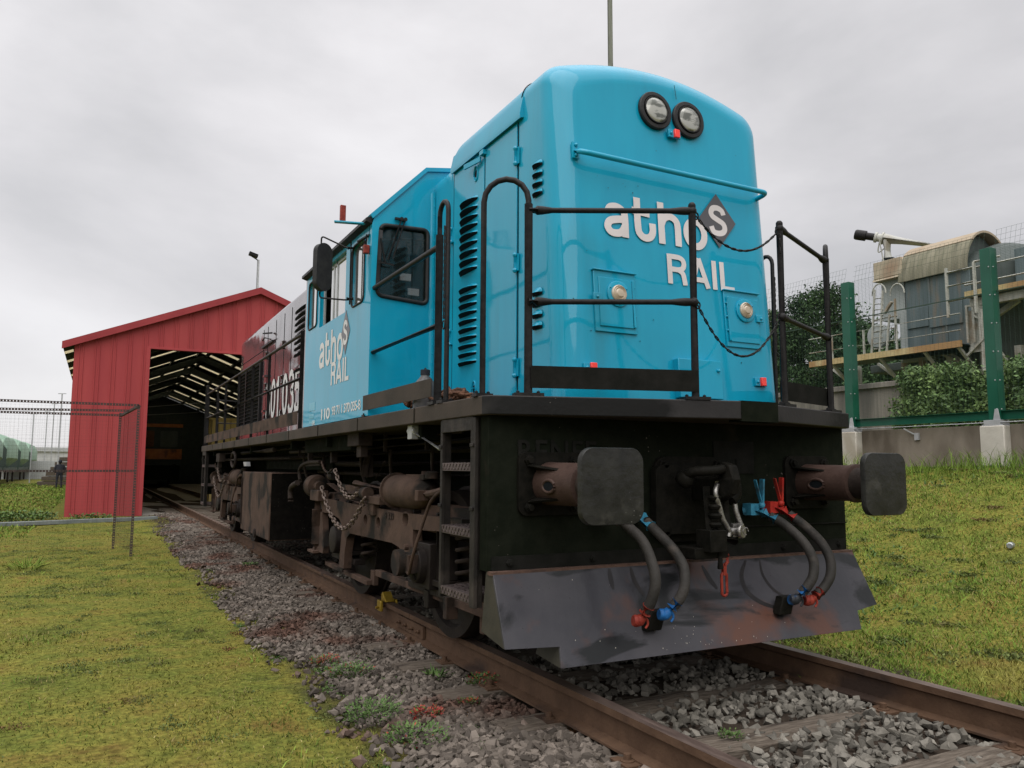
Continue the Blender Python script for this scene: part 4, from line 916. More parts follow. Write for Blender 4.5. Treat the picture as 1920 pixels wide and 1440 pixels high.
# ---------------- railings
def pole(mb, p, z1, r=.02): mb.cyl(p, (p[0], p[1], z1), r, seg=12)
def foot(mb, x, y, w=.12, d=.07, ang=0):
    ex = V(math.cos(ang), math.sin(ang), 0)*w/2; ey = V(-math.sin(ang), math.cos(ang), 0)*d/2
    mb.obox((x, y, 1.547), ex, ey, V(0, 0, .009)); mb.sphere(V(x, y, 1.56)+ex*.7, .012, 6); mb.sphere(V(x, y, 1.56)-ex*.7, .012, 6)
ZD = 1.5385
def nose_rail(s, outer, inner, zt_o, zt_i, zm_o, zm_i, toe):
    """outer hoop post pair, inner post; s=-1 left, +1 right"""
    (hx, hy), (ox, oy), (ix, iy) = outer[0], outer[1], inner
    ang = math.atan2(iy-oy, ix-ox)
    mb = MB(); pole(mb, (ox, oy, ZD), 2.60, .023); pole(mb, (ix, iy, ZD), zt_i+.03, .022); mb.sphere((ix, iy, zt_i+.03), .0225, 10)
    hoop = [V(hx, hy, ZD), V(hx, hy, 2.62)]
    for k in range(9): t = math.pi*k/8; c = V((hx+ox)/2, (hy+oy)/2, 2.62); e_ = V(ox-hx, oy-hy, 0)/2; hoop.append(c-e_*math.cos(t)+V(0, 0, e_.length*1.02*math.sin(t)))
    hoop.append(V(ox, oy, 2.58)); mb.tube(hoop, .0165, 12)
    for (za, zb) in ((zt_o, zt_i), (zm_o, zm_i)):
        A_ = V(ox, oy, za); B_ = V(ix, iy, zb); d = (B_-A_).normalized(); n_ = 12
        mb.tube([A_.lerp(B_, t) for t in (0, .05, .08, .14, .86, .92, .95, 1)], [.024, .026, .024, .0155, .0155, .022, .024, .022], 12)
        mb.sphere(B_+V(0, 0, 0), .028, 10)
    foot(mb, hx, hy, .10, .06); foot(mb, ox, oy, .16, .08, ang); foot(mb, ix, iy, .15, .08, ang)
    o = mb.build('nose_railing', M['steel'], loco, smooth=50)
    mb = MB(); d = V(ix-ox, iy-oy, 0).normalized(); nn = V(-d.y, d.x, 0)
    if toe: mb.prism([V(ox, oy, ZD+.045)+d*.01-nn*.024, V(ix, iy, ZD+.045)+d*.01-nn*.024, V(ix, iy, ZD+.165)+d*.01-nn*.024, V(ox, oy, ZD+.165)+d*.01-nn*.024], nn*.006); mb.build('toe_board', M['black'], o, bevel=.001)
    return o
LO = ((-1.345, .08), (-1.14, -.06)); LI = (-.225, -.335)
RO = ((1.33, .06), (1.25, -.02)); RI = (.565, -.235)
nose_rail(-1, LO, LI, 2.565, 2.625, 2.055, 2.095, True)
# right one slopes outward and has its hoop along the side
RO = ((1.345, .08), (1.21, -.03))
nose_rail(1, RO, RI, 2.585, 2.665, 2.05, 2.10, True)
def side_rail(sx, y0, y1, hoopy):
    """beside the cab front: thick post + hoop by the ladder, sloped bars to the cab corner"""
    x = sx*1.345; mb = MB()
    pole(mb, (x, y0, ZD), 2.60, .024); pole(mb, (x, y1, ZD), 2.50, .017)
    h = [V(x, y0, 2.58), V(x, y0, 2.72)]+[V(x, (y0+hoopy)/2+(y0-hoopy)/2*math.cos(t), 2.72+.075*math.sin(t)) for t in np.linspace(0, math.pi, 9)]+[V(x, hoopy, ZD)]
    mb.tube(h, .0155, 12)
    mb.tube(bend([(x, y1, 2.40), (x, y1, 2.53), (x, y0, 2.53)], .06), .0185, 12)
    mb.tube([(x, y1, 2.03), (x, y0, 2.03)], .0185, 12); mb.sphere((x, y1, 2.50), .024, 10); foot(mb, x, y0, .10, .10); foot(mb, x, hoopy, .09, .09); foot(mb, x, y1, .08, .06)
    o = mb.build('cab_side_railing', M['steel'], loco, smooth=50)
    mb = MB(); mb.box((x+sx*.026, y0+.03, ZD+.05), (x+sx*.032, y1+.03, ZD+.165)); mb.build('toe_board', M['lipside'], o, bevel=.001)
    mb = MB(); chain(mb, [V(x-sx*.0+sx*.022, hoopy, 2.62), V(x+sx*.022, hoopy, 2.03)], .03, .0034); mb.tube([V(x+sx*.022, hoopy+.018*math.cos(t), 2.01+.026*math.sin(t)) for t in np.linspace(0, 6.28, 13)[:-1]], .004, 6, closed=True); mb.build('safety_chain', M['steel'], o)
for sx in (-1, 1): side_rail(sx, .72, 2.13, .585)
def rear_rail(sx):
    x = sx*1.345; mb = MB(); ys = [4.42, 6.2, 7.35, 8.55, 9.9, 10.9, 12.2]
    for i, y in enumerate(ys): pole(mb, (x, y, ZD), 2.52 if i else 2.55, .018 if i else .024)
    mb.tube(bend([(x, 4.42, 2.4), (x, 4.42, 2.53), (x, 12.35, 2.53)], .08), .0185, 10)
    mb.tube([(x, 4.42, 2.07), (x, 12.35, 2.07)], .017, 10); pole(mb, (x, 12.35, ZD), 2.7, .022); pole(mb, (x, 12.6, ZD), 2.55, .018)
    mb.tube([(x, 12.35, 2.68)]+[(x, 12.47-.12*math.cos(t), 2.6+.1*math.sin(t)) for t in np.linspace(.3, 2.8, 7)]+[(x, 12.6, 2.5)], .016, 8)
    o = mb.build('walkway_railing', M['steel'], loco, smooth=50)
    mb = MB(); mb.box((x+sx*.024, 4.44, ZD+.05), (x+sx*.03, 12.3, ZD+.19)); mb.build('toe_board', M['dust'], o, bevel=.001)
for sx in (-1, 1): rear_rail(sx)
mb = MB()
mb.tube([(-1.1, 12.7, 2.45), (.2, 12.85, 2.42)], .014, 8); mb.tube([(-1.1, 12.7, 2.0), (.2, 12.85, 2.0)], .014, 8)
for x in (-1.1, -.5, .2, 1.0): pole(mb, (x, 12.75, ZD), 2.5, .018)
mb.tube([(.2, 12.85, 2.42), (1.1, 12.7, 2.45)], .014, 8); mb.build('end_railing', M['steel'], loco)
mb = MB()
a = V(LI[0]+.03, LI[1], 2.60); b = V(RI[0]-.02, RI[1], 2.64); chain(mb, sag(a, b, .16), .042, .0042)
mb.build('nose_chain', M['steel'], loco, smooth=60); mb = MB()
a2 = V(LI[0]+.03, LI[1], 2.08); b2 = V(RI[0]-.02, RI[1], 2.10); chain(mb, sag(a2, b2, .27), .042, .0042)
mb.build('nose_chain', M['steel'], loco, smooth=60); mb = MB()
chain(mb, [b+V(-.0, -.02, -.02), b+V(-.01, -.03, -.15)], .042, .0042)
for q in (a, a2, b, b2): mb.tube([q+V(0, .0, 0)+V(.016*math.cos(t), 0, .02*math.sin(t)) for t in np.linspace(0, 6.28, 11)[:-1]], .005, 6, closed=True)
mb.build('chain_end', M['steel'], loco, smooth=60)
# underframe
mb = MB(); mb.box((-.42, .12, .92), (.42, 12.5, 1.43)); mb.box((-.95, 4.6, 1.12), (.95, 8.3, 1.43)); mb.box((-1.25, 2.9, 1.30), (-.4, 4.6, 1.435)); mb.box((.45, .3, .55), (1.2, .9, 1.4)); mb.box((-.85, .15, .55), (-.35, .5, 1.3)); mb.box((-.3, .1, .3), (.6, .25, .9))  # centre sill, plus added dark boxes that block see-through and keep the underside black
for y in (1.1, 3.5, 5.0, 7.6, 9.2, 11.5): mb.box((-1.3, y, 1.34), (1.3, y+.06, 1.434))
mb.build('underframe', M['blackdirt'], loco, bevel=.006)
mb = MB(); mb.mat(0); mb.box((-1.3, 6.1, .27), (1.3, 8.2, 1.085)); 
tk = mb.build('fuel_tank', M['dust'], loco, bevel=.012)
mb = MB(); mb.box((-1.288, 6.094, .282), (1.288, 6.1, 1.073)); mb.build('tank_end', M['tank'], tk)
mb = MB(); mb.tube([(-1.303, 8.13, .35), (-1.303, 8.13, 1.0)], .02, 8); mb.bar((-1.31, 8.14, .5), (-1.31, 8.14, .78), .02, .05); mb.lathe((-1.30, 7.0, .30), (-1, 0, 0), [(0, .06), (.02, .06), (.03, .03)], 10); mb.build('level_gauge', M['dustdark'], tk)
mb = MB()
for (x, z, r, a, b) in ((-1.12, 1.33, .018, .7, 5.9), (-1.02, 1.28, .025, .6, 12), (-.9, 1.2, .03, .7, 6.0), (-1.18, 1.38, .012, .7, 12), (-.8, 1.1, .02, 1.0, 5.8)):
    mb.tube([(x, a, z), (x, (a+b)/2, z-.015), (x, b, z)], r, 8)
for y in (1.4, 2.3, 3.1, 4.4, 5.3): mb.bar((-1.14, y, 1.43), (-1.14, y, 1.28), .03, .012); mb.tube(spline([(-1.1, y, 1.3), (-1.05, y+.1, 1.1), (-1.0, y+.05, .95)], 5), .014, 6)
mb.build('brake_pipes', M['dustdark'], loco, smooth=60)
mb = MB()
for y in (.95, 1.8, 3.0, 3.9):
    mb.tube([(-1.02+.075*math.cos(t*.9), y+.075*math.sin(t*.9), .38+.0105*t) for t in range(0, 40)], .014, 6)
mb.build('coil_springs', M['dustdark'], loco, smooth=60)
# bogie
mb = MB()
fp = [P(px, py, 'x', -1.2) for px, py in ((600, 932), (612, 906), (648, 935), (690, 950), (745, 961), (866, 974), (866, 999), (774, 993), (774, 1056), (758, 1062), (754, 1036), (748, 1026), (735, 1018), (656, 1000), (650, 1008), (646, 1035), (644, 1066), (635, 1063), (640, 1003), (642, 987), (636, 973), (622, 963), (604, 960))]
def circ(c, r, ry=None, n=14): return [V(c.x, c.y+r*math.cos(2*math.pi*k/n), c.z+(ry or r)*math.sin(2*math.pi*k/n)) for k in range(n)]
holes = [circ(P(685, 975, 'x', -1.2), .05, .045), circ(P(709, 980, 'x', -1.2), .05, .045), circ(P(760, 973, 'x', -1.2), .06, .055)]
mb.prism(fp, (.07, 0, 0), holes)
# mirrored plate on the far side, inner beams
mb.prism([V(-p.x, p.y, p.z) for p in fp], (-.07, 0, 0))
mb.box((-1.0, 2.15, .55), (1.0, 2.75, .95)); mb.box((-1.12, .45, .72), (-.75, 4.5, .9)); mb.box((.75, .45, .72), (1.12, 4.5, .9))
bog = mb.build('bogie', M['dust'], loco, bevel=.006, smooth=30)
for y in (1.38, 3.48):
    mb = MB()
    for sx in (-1, 1): mb.lathe((sx*.80, y, .5), (sx, 0, 0), [(0, .53), (.03, .53), (.035, .505), (.165, .497), (.165, .43), (.13, .41), (.11, .2), (.15, .14), (.16, .09)], 48)
    mb.cyl((-.8, y, .5), (.8, y, .5), .085); mb.lathe((-.45, y, .5), (1, 0, 0), [(0, .3), (.9, .3)], 20)
    mb.build('wheelset', M['wheel'], bog, smooth=35)
    for sx in (-1, 1):
        mb = MB(); x = sx*1.16; mb.obox((sx*1.10, y, .5), V(.08, 0, 0), V(0, .16, 0), V(0, 0, .15)); mb.lathe((sx*1.16, y, .5), (sx, 0, 0), [(0, .13), (.07, .12), (.08, .08)], 20)
        for s in (-1, 1): mb.cyl((sx*1.08, y+s*.22, .42), (sx*1.08, y+s*.22, .86), .075, seg=16); mb.obox((sx*1.08, y+s*.22, .40), V(.08, 0, 0), V(0, .08, 0), V(0, 0, .02))
        mb.obox((sx*1.08, y, .33), V(.05, 0, 0), V(0, .38, 0), V(0, 0, .025)); mb.obox((sx*1.1, y-.0, .27), V(.04, 0, 0), V(0, .04, 0), V(0, 0, .06))
        mb.build('axle_box', M['wheel'], bog, bevel=.006, smooth=40)
mb = MB(); c = P(742, 1055, 'x', -1.34); mb.lathe(c+V(-.005, 0, 0), (1, 0, 0), [(0, .088), (.05, .09), (.055, .07), (.12, .065), (.16, .10), (.2, .11)], 24); mb.obox(c+V(.09, -.08, .0), V(.05, 0, 0), V(0, .06, 0), V(0, 0, .06))
for k in range(4): mb.lathe(c+V(.12, -.13*math.cos(R(45+90*k)), .13*math.sin(R(45+90*k))), (-1, 0, 0), [(0, .022), (.03, .02)], 8)
mb.build('axle_generator', M['dust'], bog, smooth=35)
mb = MB()
cc = P(757, 922, 'x', -1.2)
mb.lathe((-1.14, 2.02, cc.z), (0, -1, 0), [(0, .135), (.02, .135), (.021, .118), (.08, .12), (.45, .122), (.55, .115), (.64, .085), (.68, .04)], 28)
mb.box((-1.18, 1.35, cc.z+.09), (-1.08, 1.70, cc.z+.125)); mb.lathe((-1.14, 1.30, cc.z+.10), (0, 0, 1), [(0, .05), (.04, .05), (.05, .03)], 12); mb.lathe((-1.10, 1.52, cc.z+.10), (0, 0, 1), [(0, .035), (.05, .03)], 10)
for k in range(8): a_ = 2*math.pi*k/8+.4; mb.lathe((-1.14+.122*math.cos(a_), 2.035, cc.z+.122*math.sin(a_)), (0, -1, 0), [(0, .014), (.035, .014)], 6)
mb.build('brake_cylinder', M['dust'], bog, smooth=35)
mb = MB(); c2 = P(583, 912, 'x', -1.2)
mb.lathe((-1.12, 4.74, c2.z), (0, -1, 0), [(0, .03), (.02, .09), (.07, .118), (.18, .122), (.26, .11), (.27, .06), (.34, .05)], 28); mb.build('brake_reservoir', M['dust'], bog, smooth=40)
mb = MB(); yd = 4.18; mb.cyl((-1.2, yd, .40), (-1.2, yd, .74), .052, seg=18); mb.cyl((-1.2, yd, .3), (-1.2, yd, .4), .02); mb.cyl((-1.2, yd, .74), (-1.2, yd, .86), .03)
mb.prism([(-1.2, yd+.14, .33), (-1.2, yd-.25, .33), (-1.2, yd-.28, .40), (-1.2, yd-.18, .72), (-1.2, yd-.12, .72), (-1.2, yd-.08, .38), (-1.2, yd+.14, .36)], (.06, 0, 0)); mb.box((-1.26, yd-.1, .32), (-1.14, yd+.12, .345))
mb.build('damper', M['dust'], bog, smooth=40, bevel=.003)
mb = MB()
mb.cyl((-1.18, 3.15, .93), (-1.18, 2.05, .93), .025); mb.cyl((-1.2, 2.9, 1.02), (-1.18, 1.9, .985), .028); mb.obox((-1.2, 2.28, .90), V(.04, 0, 0), V(0, .16, 0), V(0, 0, .03)); mb.obox((-1.2, 2.38, .85), V(.03, 0, 0), V(0, .08, 0), V(0, 0, .07)); mb.lathe((-1.24, 2.52, .95), (0, -1, 0), [(0, .05), (.12, .05)], 14)
mb.lathe((-1.22, 3.62, 1.08), (0, -1, 0), [(0, .045), (.14, .045)], 14); mb.bar((-1.16, 3.5, .98), (-1.16, 2.5, .95), .05, .05); mb.obox((-1.22, 4.05, .88), V(.05, 0, 0), V(0, .16, 0), V(0, 0, .05))
mb.obox((-1.12, 1.0, .27), V(.04, 0, 0), V(0, .03, 0), V(0, 0, .07)); mb.bar((-1.08, 2.6, .30), (-1.08, .2, .30), .05, .05); mb.bar((-1.1, 4.1, .22), (-1.1, 2.75, .20), .06, .04); mb.obox((-1.06, 2.75, .24), V(.02, 0, 0), V(0, .05, 0), V(0, 0, .06)); mb.obox((-1.06, .62, .28), V(.02, 0, 0), V(0, .03, 0), V(0, 0, .11))
mb.tube(spline([(-1.2, 1.25, .98), (-1.26, .95, 1.0), (-1.28, .7, 1.03)], 5), .022, 8); mb.obox((-1.22, 1.28, .97), V(.04, 0, 0), V(0, .03, 0), V(0, 0, .035))
mb.build('brake_rigging', M['dust'], bog, bevel=.004, smooth=40)
mb = MB(); mb.tube(spline([c+V(.06, -.06, -.04), c+V(.03, -.18, -.05), c+V(.0, -.34, .1), P(800, 960, 'x', -1.30), P(812, 935, 'x', -1.3), P(830, 918, 'x', -1.28)], 8), .011, 8); mb.build('sensor_cable', M['dust'], bog, smooth=60)
mb = MB()
pA = P(603, 905, 'x', -1.28); pB = P(690, 925, 'x', -1.28); pts_ = [P(603, 912, 'x', -1.28), P(611, 940, 'x', -1.28), P(624, 972, 'x', -1.28), P(640, 990, 'x', -1.28), P(655, 985, 'x', -1.28), P(672, 960, 'x', -1.28), P(685, 930, 'x', -1.28)]
chain(mb, spline(pts_, 8), .074, .0082, .62); mb.build('safety_chain', M['chain'], bog, smooth=60); mb = MB()
pts_ = [P(628, 880, 'x', -1.28), P(638, 910, 'x', -1.28), P(650, 930, 'x', -1.28), P(662, 932, 'x', -1.28), P(676, 918, 'x', -1.28)]; chain(mb, spline(pts_, 8), .068, .0075, .62); mb.build('safety_chain', M['chain'], bog, smooth=60); mb = MB()
pts_ = [P(603, 866, 'x', -1.24), P(608, 880, 'x', -1.26), P(616, 886, 'x', -1.27), P(624, 878, 'x', -1.28)]; chain(mb, spline(pts_, 8), .055, .0068)
mb.build('safety_chain', M['dust'], bog, smooth=60)
b2 = child_tree(bog, loco); b2.location = (0, 7.77, 0)
# hanging equipment under the deck
mb = MB()
for px, y0_, y1_, w_ in ((582, 825, 872, .05), (626, 822, 868, .06), (693, 845, 895, .05)):
    a = P(px, y0_, 'x', -1.15); b = P(px, y1_, 'x', -1.15); mb.bar(a, b, w_, w_)
mb.build('pipe_hanger', M['dustdark'], loco, bevel=.003); mb = MB()
mb.bar(P(575, 870, 'x', -1.15), P(604, 868, 'x', -1.15), .05, .05); mb.tube(spline([P(563, 905, 'x', -1.18), P(562, 880, 'x', -1.18), P(575, 868, 'x', -1.18), P(600, 866, 'x', -1.18)], 5), .02, 8)
mb.tube(spline([P(545, 940, 'x', -1.3), P(546, 915, 'x', -1.3), P(558, 905, 'x', -1.3)], 5), .03, 8)
mb.build('air_pipe', M['dustdark'], loco, smooth=50); mb = MB()
c = P(675, 824, 'x', -1.25); mb.obox(c, V(.06, 0, 0), V(0, .16, 0), V(0, 0, .055)); c = P(679, 846, 'x', -1.25); mb.obox(c, V(.03, 0, 0), V(0, .06, 0), V(0, 0, .05)); mb.tube([P(690, 850, 'x', -1.2), P(683, 892, 'x', -1.2)], .028, 8)
mb.tube([P(722, 865, 'x', -1.1), P(705, 897, 'x', -1.1)], .008, 6)
mb.build('equipment_box', M['dustdark'], loco, smooth=40, bevel=.003); mb = MB(); c = P(414, 858, 'x', -1.3)
mb.obox(c, V(.05, 0, 0), V(0, .2, 0), V(0, 0, .07)); c = P(412, 868, 'x', -1.3); mb.obox(c, V(.03, 0, 0), V(0, .06, 0), V(0, 0, .08))
mb.tube([P(455, 850, 'x', -1.25), P(500, 845, 'x', -1.25), P(515, 843, 'x', -1.25)], .03, 8)
mb.build('under_deck_pipework', M['dustdark'], loco, smooth=40, bevel=.003); mb = MB()
wv = P(438, 862, 'x', -1.33); mb.tube([wv+V(.0, .20*math.cos(t), .11*math.sin(t)) for t in np.linspace(0, 6.28, 19)[:-1]], .022, 8, closed=True); mb.bar(wv+V(0, -.2, 0), wv+V(0, .2, 0), .02, .02)
mb.build('brake_handwheel', M['dustdark'], loco, smooth=40)
mb = MB(); c = P(776, 808, 'x', -1.3); mb.obox(c, V(.03, 0, 0), V(0, .04, 0), V(0, 0, .055)); mb.lathe(c+V(0, -.06, 0), (0, 1, 0), [(0, .03), (.12, .03)], 10); mb.tube([c+V(0, -.05, -.02), P(825, 842, 'x', -1.25)], .012, 8); mb.build('drain_valve', M['galv'], loco, smooth=40, bevel=.002)
mb = MB(); c = P(463, 870, 'x', -1.28); mb.obox(c, V(.03, 0, 0), V(0, .10, 0), V(0, .03, .03)); mb.build('small_plate', M['galv'], loco)
text('9 339', P(722, 973, 'x', -1.202), SR, SU, .20, .055, M['dustdark'], 'cast_number', bog, ext=.003)
#SETTING

# ================================================================== SETTING
def smooth01(t): t = np.clip(t, 0, 1); return t*t*(3-2*t)
def gz(x, y):
    """ground height"""
    x = np.asarray(x, float); y = np.asarray(y, float)
    z = -.235 + .012*np.sin(1.3*x+.4)*np.cos(.9*y) + .010*np.sin(3.1*x+1.7*y)
    z = z + .03*smooth01((2.2-np.abs(x))/.8)
    right = smooth01((x-2.2)/6.8)
    z = z + 1.42*right*(.35*right+.65)*smooth01((60-y)/30)
    left = smooth01((-x-5)/10)*smooth01((y-5)/12)
    return z - .02*left
xs_ = np.concatenate([-np.geomspace(400, 8, 16), np.arange(-7.6, 12, .28), np.geomspace(12.5, 400, 16)])
ys_ = np.concatenate([-np.geomspace(150, 6, 8), np.arange(-5.6, 30, .3), np.geomspace(31, 900, 18)])
X, Y = np.meshgrid(xs_, ys_); Z = gz(X, Y)
nx, ny = len(xs_), len(ys_); vv = np.stack([X.ravel(), Y.ravel(), Z.ravel()], 1)
ii = (np.arange(ny-1)[:, None]*nx+np.arange(nx-1)[None]).ravel(); ff = np.stack([ii, ii+1, ii+nx+1, ii+nx], 1)
ground = np_mesh('ground', vv, ff, 4, M['ground'], smooth=True); tag(ground, 'yellow green grassy ground rising to the wall beside the track', 'ground', kind='structure')

def curve_x(y, s=0): return (.010+.005*s)*max(0, 1.5-y)
# track
track = root('railway_track', (0, 8, 0), 'rusty railway track on old wooden sleepers running into the red shed', 'railway track')
for s in (-1, 1):
    mb = MB(); xo = s*.869; prof = [(-.036, 0), (.036, 0), (.036, -.035), (.009, -.05), (.009, -.145), (.07, -.158), (.07, -.17), (-.07, -.17), (-.07, -.158), (-.009, -.145), (-.009, -.05), (-.036, -.035)]
    for (ya, yb) in ((-8, 1.5), (1.5, 2.318), (2.326, 14.9)):
        a = mb.pts([(xo+x+curve_x(ya, s), ya, z) for x, z in prof]); b = mb.pts([(xo+x+curve_x(yb, s), yb, z) for x, z in prof]); n = len(prof)
        for k in range(n): mb.mat(1 if k == 0 else 0); mb.face(a+k, a+(k+1) % n, b+(k+1) % n, b+k)
        mb.mat(0); mb.face(*[a+k for k in range(n)]); mb.face(*[b+k for k in range(n)])
    yy = np.arange(14.9, 60, 3.0); rg = [mb.pts([(xo+x+curve_x(y), y, z) for x, z in prof]) for y in yy]
    for a, b in zip(rg, rg[1:]):
        for k in range(n): mb.mat(1 if k == 0 else 0); mb.face(a+k, a+(k+1) % n, b+(k+1) % n, b+k)
    mb.mi = 0
    rl = mb.build('rail', [M['rail'], M['railtop']], track, bevel=0, smooth=30)
    mb = MB()
    for ss in (-1, 1):
        x = xo+ss*.012; mb.prism([(x, 2.03, -.05), (x, 2.62, -.05), (x, 2.62, -.145), (x, 2.03, -.145)], (ss*.022, 0, 0))
        for k in range(4): mb.lathe((x+ss*.02, 2.10+.145*k, -.097), (ss, 0, 0), [(0, .016), (.02, .016), (.021, .01), (.04, .01)], 6)
    mb.build('fishplate', M['rail'], rl, bevel=.003)
ys = []; y = .05-.7*5
while y < 24: ys.append(y); y += .70
for k, y in enumerate(ys):
    xo = curve_x(y); mb = MB(); j = random.uniform(-.05, .05); n_ = 10; top = []
    L0, L1 = -1.30+xo+j, 1.30+xo+j; cols = []
    for i in range(n_+1):
        x = L0+(L1-L0)*i/n_; dz = random.uniform(-.008, .006); w0 = .118+random.uniform(-.006, .006)
        cols.append(mb.pts([(x, y-w0, -.30), (x, y-w0, -.180+dz), (x, y-w0*.3, -.172+dz+random.uniform(-.004, .004)), (x, y+w0*.4, -.173+dz), (x, y+w0, -.183+dz), (x, y+w0, -.30)]))
    for a, b in zip(cols, cols[1:]):
        for q in range(5): mb.face(a+q, a+q+1, b+q+1, b+q)
    mb.face(*[cols[0]+q for q in range(6)]); mb.face(*[cols[-1]+q for q in range(6)])
    sl_ = mb.build('sleeper', M['sleeper'], track, smooth=40)
    if y < 14:
        for s in (-1, 1):
            for ss in (-1, 1):
                mb = MB(); c = V(s*.869+ss*.105+xo, y+ss*.02, -.176); mb.obox(c+V(0, 0, .003), V(.05, 0, 0), V(0, .07, 0), V(0, 0, .006)); mb.lathe(c, (0, 0, 1), [(0, .034), (.014, .034), (.016, .018), (.042, .018), (.044, .01)], 10); mb.build('rail_screw', M['rail'], sl_, smooth=30)

# ballast stones
def rocks(nproto=10):
    pr = []
    for k in range(nproto):
        b = bmesh.new()
        for i in range(13):
            d = V(random.gauss(0, 1), random.gauss(0, 1), random.gauss(0, 1)).normalized(); b.verts.new((d.x*random.uniform(.8, 1.1), d.y*random.uniform(.6, .9), d.z*random.uniform(.4, .75)))
        bmesh.ops.convex_hull(b, input=b.verts); b.verts.ensure_lookup_table()
        for v_ in [v_ for v_ in b.verts if not v_.link_faces]: b.verts.remove(v_)
        bmesh.ops.triangulate(b, faces=b.faces); b.verts.index_update()
        pr.append((np.array([v_.co[:] for v_ in b.verts]), np.array([[q.index for q in f.verts] for f in b.faces]))); b.free()
    return pr
PR = rocks()
def scatter_rocks(name, px_, py_, pz_, rad, mt, label):
    n = len(px_); pid = rng.integers(0, len(PR), n); V_, F_ = [], []; off = 0
    ax = rng.normal(size=(n, 3))*np.array([.5, .5, 1]); ax /= np.linalg.norm(ax, axis=1)[:, None]; an = rng.uniform(0, 6.28, n)
    for k, (pv, pf) in enumerate(PR):
        sel = np.where(pid == k)[0]
        if len(sel) == 0: continue
        a = ax[sel]; t = an[sel]; c, s = np.cos(t), np.sin(t)
        Rm = np.zeros((len(sel), 3, 3)); I = np.eye(3)
        for i in range(3):
            for j in range(3): Rm[:, i, j] = c*I[i, j]+(1-c)*a[:, i]*a[:, j]
        Rm[:, 0, 1] -= s*a[:, 2]; Rm[:, 1, 0] += s*a[:, 2]; Rm[:, 0, 2] += s*a[:, 1]; Rm[:, 2, 0] -= s*a[:, 1]; Rm[:, 1, 2] -= s*a[:, 0]; Rm[:, 2, 1] += s*a[:, 0]
        pts = np.einsum('nij,vj->nvi', Rm, pv)*rad[sel][:, None, None]+np.stack([px_[sel], py_[sel], pz_[sel]], 1)[:, None]
        V_.append(pts.reshape(-1, 3)); nvp = len(pv)
        F_.append((pf[None]+(off+np.arange(len(sel))*nvp)[:, None, None]).reshape(-1, 3)); off += nvp*len(sel)
    o = np_mesh(name, np.concatenate(V_), np.concatenate(F_), 3, mt); return tag(o, label, 'gravel', kind='stuff')
def edge_noise(y): return .55*smooth01((np.asarray(y)-13)/4)+.16*np.sin(1.1*y+.5)+.10*np.sin(3.3*y+2)+.05*np.sin(7.7*y)
def sample_band(x0, x1, y0, y1, n, pw=1.5):
    """more, smaller steps near the viewer: density falls with distance along the track"""
    u = rng.uniform(size=n); t = u**pw; return rng.uniform(x0, x1, n), y0+(y1-y0)*t
# left shoulder
x, y = sample_band(-2.05, -.93, -1.6, 21, 52000, 1.6)
keep = x > -1.78+edge_noise(y)*.8-rng.exponential(.085, len(x)); phs = (y-.05+7) % .70; keep &= ~(((phs < .11) | (phs > .59)) & (x > -1.28) & (rng.uniform(size=len(x)) < .5) & (y < 3)); x, y = x[keep], y[keep]
near = smooth01((1.6-y)/2.2)
rad = (.013+.024*rng.uniform(size=len(x))**2.2)*(1+.45*near*rng.uniform(.3, 1.3, len(x)))*(1+.02*np.clip(y, 0, 20))
z = np.maximum(gz(x, y), -.215)+rng.uniform(-.006, .024, len(x))
scatter_rocks('ballast_gravel', x, y, z, rad, M['stoneb'], 'brown grey crushed stone shoulder on the left of the track')
# between the rails
x, y = sample_band(-.80, .80, -2.6, 12, 13000, 2.1)
ph = (y-.05+7+.10*np.sin(3.7*x+1.3*np.floor(y/.7))+.04*np.sin(9*x)) % .70; on = (ph < .105) | (ph > .595)
keep = ~(on & (rng.uniform(size=len(x)) < .90)); x, y = x[keep], y[keep]
rad = .014+.034*rng.uniform(size=len(x))**1.6; z = gz(x, y)+rng.uniform(-.004, .034, len(x))
scatter_rocks('ballast_stones', x, y, z, rad, M['stone'], 'larger pale grey stones lying between the two rails')
x, y = sample_band(.96, 1.9, -3, 12, 5000, 1.7); keep = x < 1.25+edge_noise(y+3)+rng.exponential(.12, len(x)); x, y = x[keep], y[keep]
scatter_rocks('verge_stones', x, y, gz(x, y)+rng.uniform(-.006, .014, len(x)), rng.uniform(.014, .032, len(x)), M['stone'], 'sparse grey stones half sunk in grass right of the track')

# grass
def blades(name, x, y, h, wd, mt, label, lean=1.25, zoff=0):
    n = len(x); z = gz(x, y)+zoff; a = rng.uniform(0, 6.28, n); la = rng.uniform(0, 6.28, n); ln = h*lean*rng.uniform(.15, 1.2, n)
    p = np.stack([x, y, z-.004], 1); dx = np.stack([np.cos(a), np.sin(a), np.zeros(n)], 1)*wd[:, None]/2
    ld = np.stack([np.cos(la), np.sin(la), np.zeros(n)], 1)*ln[:, None]; up = np.array([0, 0, 1])[None]*h[:, None]
    v0 = p-dx; v1 = p+dx; v2 = p+dx*.7+ld*.35+up*.55; v3 = p-dx*.7+ld*.35+up*.55; v4 = p+ld+up*(1-.3*rng.uniform(size=n))[:, None]
    vv = np.stack([v0, v1, v2, v3, v4], 1).reshape(-1, 3); b = np.arange(n)[:, None]*5
    f = np.concatenate([b+np.array([[0, 1, 2]]), b+np.array([[0, 2, 3]]), b+np.array([[3, 2, 4]])], 0)
    o = np_mesh(name, vv, f, 3, mt, smooth=True); return tag(o, label, 'grass', kind='stuff')
